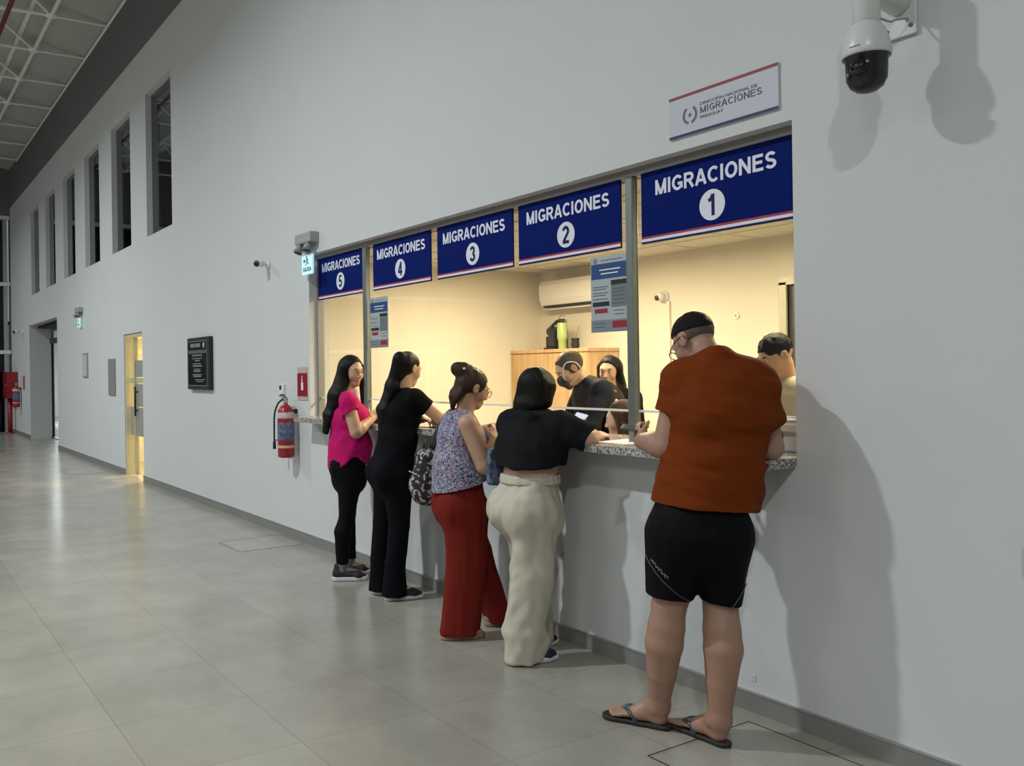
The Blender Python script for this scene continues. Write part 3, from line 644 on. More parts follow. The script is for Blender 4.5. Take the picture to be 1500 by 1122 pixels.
GXs = [-14.60 - 1.70 * i for i in range(-1, 7)]; GYs = [-.85 - 1.75 * j for j in range(4)]
ZB = 7.20
for i, x in enumerate(GXs):
    bar('wall_chord', (x, 0, ZB), (x, GYs[0], ZB), .022)
    for j, y in enumerate(GYs):
        o = bpy.data.objects.new('node', NM); COL.objects.link(o); o.parent = k; o.location = (x, y, ZB)
        if i < len(GXs) - 1: bar('chord', (x, y, ZB), (GXs[i + 1], y, ZB), .034)
        if j < len(GYs) - 1: bar('chord', (x, y, ZB), (x, GYs[j + 1], ZB), .026)
        yy = y - .87; tz = roofz(yy) - .06
        if j < 3 and i < len(GXs) - 1:
            xm = (x + GXs[i + 1]) / 2
            for (ax, ay) in ((x, y), (GXs[i + 1], y), (x, GYs[min(j + 1, 3)]), (GXs[i + 1], GYs[min(j + 1, 3)])): bar('diagonal', (ax, ay, ZB), (xm, yy, tz), .022)
for j in range(4):
    yy = GYs[j] - .87 if j < 3 else .0
    bar('top_chord', (GXs[0], yy, roofz(yy) - .06), (GXs[-1], yy, roofz(yy) - .06), .035)
for j in range(9):
    y = .1 - j * 1.2
    k2 = tag(newmesh('roof_purlin', box(BM(), XF, -9, y - .03, y + .03, roofz(y) - .07, roofz(y) - .012), TR), None)
    tag(k2, 'thin steel purlin running along the underside of the roof', 'purlin', 'purlins under the roof')
k = thing('sprinkler_pipe', 'dark red sprinkler pipe crossing the roof truss at top left', 'pipe', (0, 0, 0))
bm = BM(); cyl(bm, (-9, -1.50, 6.98), (XF, -1.62, 6.98), .034); newmesh('pipe', bm, mat('pipe_red', (.13, .008, .012), .4, noise=(5, .05)), k, True)
bm = BM()
for x in (-13.6, -16.6, -19.6, -22.6): cyl(bm, (x, -1.53, 6.98), (x, -1.53, roofz(-1.53)), .008, n=8)
newmesh('hanger', bm, ALU, k)

# ---- office furniture
k = thing('storage_cabinet', 'light wood storage cabinet in the back corner of the office', 'cabinet', (-6.63, 2.54, 0))
newmesh('body', box(BM(), -.56, .56, -.19, .2, .06, 1.70, .003), WOOD, k); newmesh('top', box(BM(), -.57, .57, -.205, .2, 1.70, 1.733, .003), WOOD, k); newmesh('plinth', box(BM(), -.55, .55, -.17, .2, 0, .06), MATBLK, k)
for s in (-1, 1):
    d = newmesh('door', box(BM(), min(s * .005, s * .555), max(s * .005, s * .555), -.205, -.19, .08, 1.69, .002), WOOD, k)
    bm = BM(); cyl(bm, (s * .04, -.225, .85), (s * .04, -.225, 1.0), .006); newmesh('handle', bm, ALU, d, True)
k = thing('air_conditioner', 'white split air conditioner high on the back wall of the office', 'air conditioner', (-6.55, OD, 2.15))
bm = BM(); prof = [(0, 0.02), (-.10, 0.0), (-.17, .04), (-.20, .10), (-.205, .24), (-.18, .285), (0, .29)]
A = [bm.verts.new((-.44, y, z)) for y, z in prof]; B_ = [bm.verts.new((.44, y, z)) for y, z in prof]
bm.faces.new(A); bm.faces.new(list(reversed(B_)))
for i in range(len(prof)): bm.faces.new((A[i], B_[i], B_[(i + 1) % len(prof)], A[(i + 1) % len(prof)]))
bmesh.ops.recalc_face_normals(bm, faces=bm.faces[:]); newmesh('body', bm, mat('ac_white', (.82, .79, .75), .4, noise=(4, .01)), k)
bm = BM(); box(bm, -.40, .40, -.178, -.13, .018, .034); newmesh('air_slot', bm, MATBLK, k)
bm = BM(); box(bm, -.41, .41, -.165, -.10, -.006, .004); newmesh('louvre', bm, WHITEM, k)
k = thing('coffee_maker', 'black coffee machine on the wooden cabinet', 'coffee machine', (-6.70, 2.50, 1.733))
bm = BM(); box(bm, -.06, .10, -.10, .10, 0, .02, .005); box(bm, .0, .10, -.09, .09, .02, .20, .015); newmesh('body', bm, BLACK, k)
bm = BM(); cyl(bm, (-.06, 0, .17), (.08, 0, .245), .055, .06); newmesh('head', bm, BLACK, k, True)
bm = BM(); cyl(bm, (-.09, 0, .16), (-.075, 0, .17), .03, .03); tube(bm, [(-.08, 0, .165), (-.10, 0, .12)], .01, 8); newmesh('spout', bm, ALU, k, True)
bm = BM(); cyl(bm, (-.085, 0, .0), (-.085, 0, .13), .03, .034); newmesh('cup', bm, MATBLK, k, True)
k = thing('thermos', 'pale green steel thermos on the wooden cabinet beside the coffee machine', 'thermos', (-6.535, 2.45, 1.733))
bm = BM(); lathe(bm, [(.036, 0), (.040, .005), (.040, .09), (.048, .10), (.050, .12), (.050, .245), (.044, .258)], n=28); newmesh('body', bm, mat('lime_green', (.42, .55, .20), .35, noise=(6, .04)), k, True)
bm = BM(); lathe(bm, [(.045, .258), (.046, .28), (.03, .295)], n=24); newmesh('lid', bm, MATBLK, k, True)
bm = BM(); tube(bm, [(.045, 0, .265), (.055, 0, .31), (0, 0, .335), (-.04, 0, .31), (-.045, 0, .265)], .007, 8); newmesh('handle', bm, ALU, k, True)
k = thing('mate_cup', 'small dark mate cup with metal straw on the wooden cabinet', 'cup', (-6.36, 2.46, 1.733))
bm = BM(); lathe(bm, [(.030, 0), (.036, .01), (.040, .04), (.034, .075), (.042, .095), (.043, .10)], n=24); newmesh('cup', bm, MATBLK, k, True)
bm = BM(); tube(bm, [(0, 0, .06), (.03, 0, .16), (.05, 0, .215)], .005, 8); newmesh('straw', bm, ALU, k, True)
k = thing('office_chair', 'dark high backed office chair under the seated woman behind the steel post', 'chair', (-3.89, .735, 0), math.radians(-48))
bm = BM(); box(bm, -.23, .23, .17, .23, .72, 1.33, .028, 4); newmesh('backrest', bm, MATBLK, k)
bm = BM(); box(bm, -.24, .24, -.25, .22, .34, .42, .03, 4); newmesh('seat', bm, MATBLK, k)
bm = BM(); tube(bm, [(0, .16, .38), (0, .24, .46), (0, .24, .8)], .03, 8); newmesh('back_bracket', bm, STEELD, k)
bm = BM(); cyl(bm, (0, 0, .12), (0, 0, .35), .03); newmesh('gas_column', bm, STEELD, k, True)
bm = BM()
for j in range(5):
    a = j * 2 * math.pi / 5; tube(bm, [(0, 0, .13), (.28 * math.cos(a), .28 * math.sin(a), .08)], .02, 8); sph(bm, (.28 * math.cos(a), .28 * math.sin(a), .035), .035, 12)
newmesh('star_base', bm, STEELD, k, True)
for s in (-1, 1):
    bm = BM(); tube(bm, [(s * .22, .12, .38), (s * .28, .12, .62), (s * .28, -.1, .63)], .018, 8); newmesh('armrest', bm, STEELD, k, True)
k = thing('document_scanner', 'grey desktop machine with round black emblem on the counter behind window 1', 'machine', (-2.56, .28, 1.152))
newmesh('case', box(BM(), -.12, .14, -.10, .12, 0, .135, .012), mat('machine_grey', (.33, .31, .28), .5, noise=(8, .04)), k)
newmesh('lid', box(BM(), -.11, .13, -.09, .11, .135, .15, .005), GREYP, k)
bm = BM(); disc_xz(bm, .01, .07, .045, -.104, -.10, 28); newmesh('emblem', bm, MATBLK, k)
bm = BM(); disc_xz(bm, .01, .07, .034, -.106, -.104, 28); e = newmesh('emblem_ring', bm, GREYP, k)
newmesh('emblem_disc', disc_xz(BM(), .01, .07, .012, -.108, -.106, 20), PAPER, k)
k = thing('desk_monitor', 'black monitor back seen low behind window 1 by the grey machine', 'monitor', (-2.78, .34, 1.152), math.radians(-15))
newmesh('screen', box(BM(), -.16, .06, -.015, .015, .02, .13, .006), BLACK, k); newmesh('stand', box(BM(), -.1, .0, -.05, .05, 0, .02, .004), BLACK, k)
for (x, y, rz, lab) in ((-5.10, .03, .2, 'white form lying on the counter before the ponytailed woman'), (-4.99, .06, -.3, 'second white sheet on the counter beyond the form of the ponytailed woman'), (-3.36, .06, .1, 'pale sheet standing in for the lit counter sill between cropped top woman and man')):  # third sheet is added: its pale colour stands in for the lit sill
    bm = BM(); box(bm, -.105, .105, -.148, .148, 0, .0016); o = newmesh('paper_sheet', bm, PAPER, None, loc=(x, y, 1.1524), rot=(0, 0, rz)); tag(o, lab, 'paper')

#PEOPLE#
# ================================================================= PEOPLE
# each figure is a smooth union of tapered shapes, meshed as one continuous surface
F32 = np.float32
def V3(p): return np.array(p, float)
class Pr:
    __slots__ = ('f', 'lo', 'hi', 'k', 'op')
    def __init__(s, f, lo, hi, k, op='add'): s.f = f; s.lo = lo; s.hi = hi; s.k = k; s.op = op
def rc(a, b, ra, rb, k=.02, op='add'):
    a = V3(a); b = V3(b); d = b - a; L2 = max(d @ d, 1e-9); R = max(ra, rb)
    def f(X, Y, Z):
        x = X - a[0]; y = Y - a[1]; z = Z - a[2]
        t = np.clip((x * d[0] + y * d[1] + z * d[2]) / L2, 0, 1)
        return np.sqrt((x - t * d[0]) ** 2 + (y - t * d[1]) ** 2 + (z - t * d[2]) ** 2) - (ra + t * (rb - ra))
    return Pr(f, np.minimum(a, b) - R, np.maximum(a, b) + R, k, op)
def ec(a, b, wa, wb, lat=(1, 0, 0), k=.03, op='add', pw=2.0):
    """tapered bar with an elliptical section: half width along lat, half depth across"""
    if not hasattr(lat, '__len__'): k = lat; lat = (1, 0, 0)
    a = V3(a); b = V3(b); d = b - a; L = math.sqrt(d @ d); ax = d / L
    lat = V3(lat)
    if abs(lat @ ax) > .999 * math.sqrt(lat @ lat): lat = V3((0, 0, 1))
    lat = lat - ax * (lat @ ax); lat /= math.sqrt(lat @ lat); dp = np.cross(ax, lat); R = max(*wa, *wb)
    def f(X, Y, Z):
        x = X - a[0]; y = Y - a[1]; z = Z - a[2]
        s = x * ax[0] + y * ax[1] + z * ax[2]; t = np.clip(s / L, 0, 1)
        u = x * lat[0] + y * lat[1] + z * lat[2]; v = x * dp[0] + y * dp[1] + z * dp[2]; w = s - t * L
        W_ = wa[0] + t * (wb[0] - wa[0]); D_ = wa[1] + t * (wb[1] - wa[1]); m = np.minimum(W_, D_)
        if pw == 2: q = np.sqrt((u / W_) ** 2 + (v / D_) ** 2 + (w / m) ** 2)
        else: q = (np.abs(u / W_) ** pw + np.abs(v / D_) ** pw + np.abs(w / m) ** pw) ** (1 / pw)
        return (q - 1) * m
    return Pr(f, np.minimum(a, b) - R, np.maximum(a, b) + R, k, op)
def el(c, r, R=None, k=.02, op='add'):
    c = V3(c); r = V3(r); R = np.eye(3) if R is None else R; mr = max(r)
    def f(X, Y, Z):
        x = X - c[0]; y = Y - c[1]; z = Z - c[2]
        q = np.sqrt(((x * R[0, 0] + y * R[1, 0] + z * R[2, 0]) / r[0]) ** 2 + ((x * R[0, 1] + y * R[1, 1] + z * R[2, 1]) / r[1]) ** 2 + ((x * R[0, 2] + y * R[1, 2] + z * R[2, 2]) / r[2]) ** 2)
        return (q - 1) * min(r)
    return Pr(f, c - mr, c + mr, k, op)
def cut(pr, p, n, soft=.004):
    """keep the side of the plane opposite to n"""
    p = V3(p); n = V3(n); n = n / math.sqrt(n @ n); g = pr.f
    def f(X, Y, Z):
        d = g(X, Y, Z); e = (X - p[0]) * n[0] + (Y - p[1]) * n[1] + (Z - p[2]) * n[2]
        h = np.clip(.5 - .5 * (e - d) / soft, 0, 1)
        return d * h + e * (1 - h) + soft * h * (1 - h)
    return Pr(f, pr.lo, pr.hi, pr.k, pr.op)
def trim(p, n, soft=.004):
    """cuts everything added so far by a plane (removes the side n points to)"""
    p = V3(p); n = V3(n); n = n / math.sqrt(n @ n)
    return Pr(lambda X, Y, Z: (X - p[0]) * n[0] + (Y - p[1]) * n[1] + (Z - p[2]) * n[2], None, None, soft, 'int')
def trimf(fn, soft=.004): return Pr(fn, None, None, soft, 'int')
TAB = np.random.RandomState(7).rand(32, 32, 32).astype(F32)
def vnoise(P):
    i = np.floor(P).astype(int); f = P - i; f = f * f * (3 - 2 * f); r = 0
    for a in (0, 1):
        for b_ in (0, 1):
            for c in (0, 1):
                w = (f[:, 0] if a else 1 - f[:, 0]) * (f[:, 1] if b_ else 1 - f[:, 1]) * (f[:, 2] if c else 1 - f[:, 2])
                r = r + w * TAB[(i[:, 0] + a) % 32, (i[:, 1] + b_) % 32, (i[:, 2] + c) % 32]
    return r - .5
def surface(name, prims, m, parent, res=.005, smooth=1, folds=()):
    adds = [p for p in prims if p.op == 'add']
    lo = np.min([p.lo for p in adds], 0) - 3 * res - .012; hi = np.max([p.hi for p in adds], 0) + 3 * res + .012
    n = np.ceil((hi - lo) / res).astype(int) + 1
    ax = [(lo[i] + res * np.arange(n[i])).astype(F32) for i in range(3)]
    D = np.full(n, 1.0, F32)
    for p in prims:
        if p.lo is None: sl = (slice(None),) * 3
        else:
            pad = p.k * 1.2 + 2 * res + .004
            a = np.maximum(np.floor((p.lo - pad - lo) / res).astype(int), 0); b_ = np.minimum(np.ceil((p.hi + pad - lo) / res).astype(int) + 1, n)
            if np.any(b_ <= a): continue
            sl = tuple(slice(a[i], b_[i]) for i in range(3))
        X = ax[0][sl[0]][:, None, None]; Y = ax[1][sl[1]][None, :, None]; Z = ax[2][sl[2]][None, None, :]
        d = np.asarray(p.f(X, Y, Z), F32); A = D[sl]; k = max(p.k, 1e-4)
        if p.op == 'add':
            h = np.clip(.5 + .5 * (A - d) / k, 0, 1); D[sl] = A + (d - A) * h - k * h * (1 - h)
        else:
            if p.op == 'sub': d = -d
            h = np.clip(.5 - .5 * (A - d) / k, 0, 1); D[sl] = A + (d - A) * h + k * h * (1 - h)
    D[0] = D[-1] = 1; D[:, 0] = D[:, -1] = 1; D[:, :, 0] = D[:, :, -1] = 1
    S = D < 0; cn = n - 1
    ids = []; pts = []; quads = []
    for a in range(3):
        s0 = [slice(None)] * 3; s1 = [slice(None)] * 3; s0[a] = slice(0, -1); s1[a] = slice(1, None)
        E_ = np.argwhere(S[tuple(s0)] != S[tuple(s1)])
        if not len(E_): continue
        E1 = E_.copy(); E1[:, a] += 1
        d0 = D[E_[:, 0], E_[:, 1], E_[:, 2]]; d1 = D[E1[:, 0], E1[:, 1], E1[:, 2]]; t = d0 / (d0 - d1)
        P = E_.astype(F32); P[:, a] += t
        b_ = (a + 1) % 3; c = (a + 2) % 3; q = []
        for db, dc in ((-1, -1), (0, -1), (0, 0), (-1, 0)):
            C_ = E_.copy(); C_[:, b_] += db; C_[:, c] += dc
            q.append((C_[:, 0] * cn[1] + C_[:, 1]) * cn[2] + C_[:, 2])
        q = np.stack(q, 1); fl = ~S[E_[:, 0], E_[:, 1], E_[:, 2]]; q[fl] = q[fl][:, ::-1]
        quads.append(q); ids.append(q.ravel()); pts.append(np.repeat(P, 4, 0))
    if not ids: print('EMPTY', name, parent); return None
    ids = np.concatenate(ids); pts = np.concatenate(pts); quads = np.concatenate(quads)
    u, inv = np.unique(ids, return_inverse=True); cnt = np.bincount(inv)
    v = np.stack([np.bincount(inv, pts[:, i]) / cnt for i in range(3)], 1) * res + lo
    q = np.searchsorted(u, quads)
    for _ in range(smooth):
        acc = np.zeros_like(v); c = np.zeros(len(v))
        for i in range(4):
            for j in (i - 1, (i + 1) % 4):
                for k in range(3): acc[:, k] += np.bincount(q[:, i], v[q[:, j], k], len(v))
                c += np.bincount(q[:, i], None, len(v))
        v = v + .5 * (acc / c[:, None] - v)
    if folds:
        e1 = v[q[:, 2]] - v[q[:, 0]]; e2 = v[q[:, 3]] - v[q[:, 1]]; fn = np.cross(e1, e2); N = np.zeros_like(v)
        for i in range(4):
            for k in range(3): N[:, k] += np.bincount(q[:, i], fn[:, k], len(v))
        N /= np.maximum(np.linalg.norm(N, axis=1), 1e-9)[:, None]
        off = 0
        for amp, sc, M_ in folds:
            Q = v if M_ is None else v @ np.array(M_, float).T
            off = off + amp * 2 * vnoise(Q * np.array(sc) + 50)
        v = v + N * off[:, None]
    me = bpy.data.meshes.new(name); me.vertices.add(len(v)); me.vertices.foreach_set('co', v.astype(F32).ravel())
    me.loops.add(len(q) * 4); me.loops.foreach_set('vertex_index', q.astype(np.int32).ravel())
    me.polygons.add(len(q)); me.polygons.foreach_set('loop_start', np.arange(0, len(q) * 4, 4, dtype=np.int32))
    try: me.polygons.foreach_set('loop_total', np.full(len(q), 4, np.int32))
    except Exception: pass
    me.polygons.foreach_set('use_smooth', np.ones(len(q), bool)); me.update(calc_edges=True)
    me.materials.append(m)
    o = bpy.data.objects.new(name, me); COL.objects.link(o)
    if parent: o.parent = parent
    return o
def frame(yaw=0, pitch=0, roll=0):
    """head axes: columns right, forward, up; yaw to the right, pitch downwards, degrees"""
    y, p, r = map(math.radians, (yaw, pitch, roll))
    f = np.array([math.sin(y), math.cos(y), 0]); x = np.array([math.cos(y), -math.sin(y), 0]); z = np.array([0, 0, 1.])
    f, z = f * math.cos(p) - z * math.sin(p), z * math.cos(p) + f * math.sin(p)
    x, z = x * math.cos(r) + z * math.sin(r), z * math.cos(r) - x * math.sin(r)
    return np.stack([x, f, z], 1)
class Head:
    def __init__(s, c, R, sc=1.0): s.c = V3(c); s.R = R; s.s = sc
    def p(s, q): return s.c + s.R @ (V3(q) * s.s)
    def d(s, q): return s.R @ V3(q)
    def el(s, q, r, k=.012, op='add'): return el(s.p(q), V3(r) * s.s, s.R, k, op)
    def rc(s, a, b, ra, rb, k=.01, op='add'): return rc(s.p(a), s.p(b), ra * s.s, rb * s.s, k, op)
    def ec(s, a, b, wa, wb, k=.012, op='add'): return ec(s.p(a), s.p(b), (wa[0] * s.s, wa[1] * s.s), (wb[0] * s.s, wb[1] * s.s), s.d((1, 0, 0)), k, op)
def head_prims(H, jaw=1.0):
    P = [H.el((0, -.014, .032), (.074, .094, .084), .02), H.ec((0, .032, .0), (0, .040, -.072), (.061, .058), (.040 * jaw, .042), .03),
         H.el((0, .066, -.098), (.020 * jaw, .018, .015), .025), H.rc((-.03, .078, .020), (.03, .078, .020), .012, .012, .02)]
    for s in (-1, 1):
        P += [H.el((s * .038, .056, -.030), (.024, .026, .026), .025), H.el((s * .031, .098, .004), (.017, .014, .011), .012, 'sub')]
    P += [H.rc((0, .086, .012), (0, .106, -.030), .008, .0115, .012), H.rc((0, .079, -.070), (0, .077, -.062), .016, .018, .018)]
    for s in (-1, 1):
        P += [H.el((s * .011, .094, -.036), (.009, .011, .008), .008), H.el((s * .079, -.008, -.004), (.009, .021, .032), .010), H.el((s * .088, .0, .0), (.007, .010, .016), .006, 'sub')]
    P += [H.rc((-.020, .0955, -.0665), (.020, .0955, -.0665), .003, .003, .004, 'sub')]
    return P
def face_parts(H, root, iris=(.03, .015, .008), lip=(.36, .10, .09), brow=(.015, .011, .01)):
    EW = mat('eye_white', (.62, .60, .57), .25, noise=(30, .03)); IR = mat('iris_%02d' % int(iris[0] * 100), iris, .15, noise=(40, .2)); LP = mat('lips_%02d' % int(lip[0] * 100), lip, .45, noise=(40, .06)); BR = mat('brow_%03d' % int(brow[0] * 1000), brow, .8, noise=(60, .3))
    for s in (-1, 1):
        e = surface('eye', [H.el((s * .031, .081, .004), (.0125, .0115, .0072))], EW, root, .0022)
        surface('iris', [H.el((s * .031, .0905, .004), (.0058, .0035, .0060))], IR, e, .0014)
        surface('eyebrow', [H.rc((s * .016, .091, .023), (s * .034, .090, .028), .0036, .004, .004), H.rc((s * .034, .090, .028), (s * .048, .080, .024), .004, .002, .004)], BR, root, .002)
    surface('lips', [H.rc((-.016, .0885, -.0635), (0, .0915, -.0625), .0036, .0046, .003), H.rc((0, .0915, -.0625), (.016, .0885, -.0635), .0046, .0036, .003), H.rc((-.012, .0890, -.0710), (.012, .0890, -.0710), .0050, .0050, .003)], LP, root, .002)
def hand_prims(w, d, n, t, curl=.6, s=1.0, thumb_in=.3):
    """w wrist, d towards the fingers, n out of the back of the hand, t towards the thumb side"""
    w = V3(w); d = V3(d); d = d / np.linalg.norm(d); n = V3(n); n = n - d * (n @ d); n /= np.linalg.norm(n); t0 = V3(t); t = np.cross(n, d); t = t if t @ t0 > 0 else -t
    P = [ec(w - d * .01, w + d * .080 * s, (.026 * s, .018 * s), (.037 * s, .0125 * s), t, .014)]
    for o, L, y in ((.029, .070, .086), (.0098, .080, .090), (-.0098, .074, .088), (-.0285, .058, .080)):
        p = w + d * y * s + t * o * s; a = 0.12
        for q, (fr, r0, r1) in enumerate(((.46, .0090, .0082), (.30, .0082, .0074), (.24, .0074, .0062))):
            a += curl * (.75, 1.0, .7)[q]
            e = p + (d * math.cos(a) - n * math.sin(a)) * L * fr * s + t * o * .10 * s * (1 if curl < .5 else 0)
            P.append(rc(p, e, r0 * s, r1 * s, .0035)); p = e
    p = w + d * .022 * s + t * .026 * s; dv = t * (.75 - thumb_in * .5) + d * .70 - n * (.15 + thumb_in); dv /= np.linalg.norm(dv)
    e = p + dv * .045 * s; P.append(rc(p, e, .0135 * s, .0105 * s, .010))
    dv = dv + d * .45 - n * .25 * thumb_in; dv /= np.linalg.norm(dv); P.append(rc(e, e + dv * .032 * s, .0105 * s, .0080 * s, .004))
    return P
def arm_prims(sh, elb, wr, r=(.048, .040, .026)):
    sh, elb, wr = V3(sh), V3(elb), V3(wr); m = elb + (wr - elb) * .28
    return [rc(sh, elb, r[0], r[1], .02), rc(elb, m, r[1] * .98, r[1] * 1.02, .008), rc(m, wr, r[1] * 1.02, r[2], .008)]
def leg_prims(hip, kn, an, r=(.085, .056, .060, .038), back=(0, -1, 0)):
    hip, kn, an = V3(hip), V3(kn), V3(an); c = kn + (an - kn) * .30 + V3(back) * .016
    return [rc(hip, kn, r[0], r[1], .03), rc(kn, c, r[1] * .97, r[2], .008), rc(c, an, r[2], r[3], .008)]
def torso_prims(J, g, inf=0.0):
    """J: pel, wai, che, nek centres; g: half (width, depth) at each"""
    f = lambda k: (g[k][0] + inf, g[k][1] + inf)
    return [ec(J['pel'], J['wai'], f('pel'), f('wai'), (1, 0, 0), .05), ec(J['wai'], J['che'], f('wai'), f('che'), (1, 0, 0), .05),
            ec(J['che'], V3(J['che']) * .35 + V3(J['nek']) * .65 + V3((0, 0, -.02)), f('che'), (g['che'][0] * .72 + inf, g['che'][1] * .62 + inf), (1, 0, 0), .04)]
def shoulder_prims(J, r=(.052, .056), inf=0.0, drop=.035):
    nk = V3(J['nek']) + V3((0, 0, -drop)); return [rc(nk, J['shR'], r[0] + inf, r[1] + inf, .03), rc(nk, J['shL'], r[0] + inf, r[1] + inf, .03)]
SKIN = lambda name, c: mat('skin_' + name, c, .48, sss=.08, noise=(9, .07), bump=(180, .06))
def HAIR(name, c, st=(60, 60, 5)): return mat('hair_' + name, c, .45, spec=(.08 if 'short' in name or 'grey' in name else .15), noise=(1.5, .35, st), bump=(1.4, .55, (st[0] * 1.6, st[1] * 1.6, st[2] * 1.6)))
def CLOTH(name, c, rough=.85, weave=350): return mat('cloth_' + name, c, rough, noise=(5, .08), bump=(weave, .12), spec=.10)
def foot_dir(h, t): d = V3(t) - V3(h); d[2] = 0; return d / np.linalg.norm(d)
def sneaker(root, heel, toe, w, up_m, sole_m, name='sneaker', high=.085, sole_h=.028, laces=None, lat_k=1.0):
    h = V3(heel); t = V3(toe); d = foot_dir(h, t); L = np.linalg.norm((t - h)[:2]); n = np.array([d[1], -d[0], 0])
    P = lambda f, z, o=0: h + d * L * f + n * o + np.array([0, 0, z])
    up = [ec(P(.16, .045), P(.72, .038), (w * .80, .040), (w * .95, .030), n, .02), ec(P(.72, .036), P(.88, .030), (w * .95, .028), (w * .7, .020), n, .02),
          ec(P(.17, .05), P(.22, high), (w * .72, .038), (w * .70, .045), n, .02), trim((0, 0, sole_h * .6), (0, 0, -1))]
    o = surface(name, up, up_m, root, .004, 1)
    so = [ec(P(.15, .012), P(.70, .012), (w * .86, .06), (w * 1.0, .06), n, .01), ec(P(.70, .012), P(.87, .014), (w * 1.0, .06), (w * .78, .06), n, .01), trim((0, 0, sole_h), (0, 0, 1)), trim((0, 0, .0015), (0, 0, -1))]
    surface('sole', so, sole_m, o, .004, 1)
    if laces:
        bm = BM()
        for q in range(4):
            f = .40 + q * .085; z = .078 - q * .006
            tube(bm, [P(f, z - .012, -w * .5), P(f + .02, z, 0), P(f, z - .012, w * .5)], .0035, 6)
        newmesh('laces', bm, laces, o, True)
    return o
def person(B, phi, label):
    return thing('person', label, 'person', (B[0], B[1], 0), -math.radians(phi))
def strand_folds(a=.004, f=(28, 28, 4)): return ((a, f, None),)

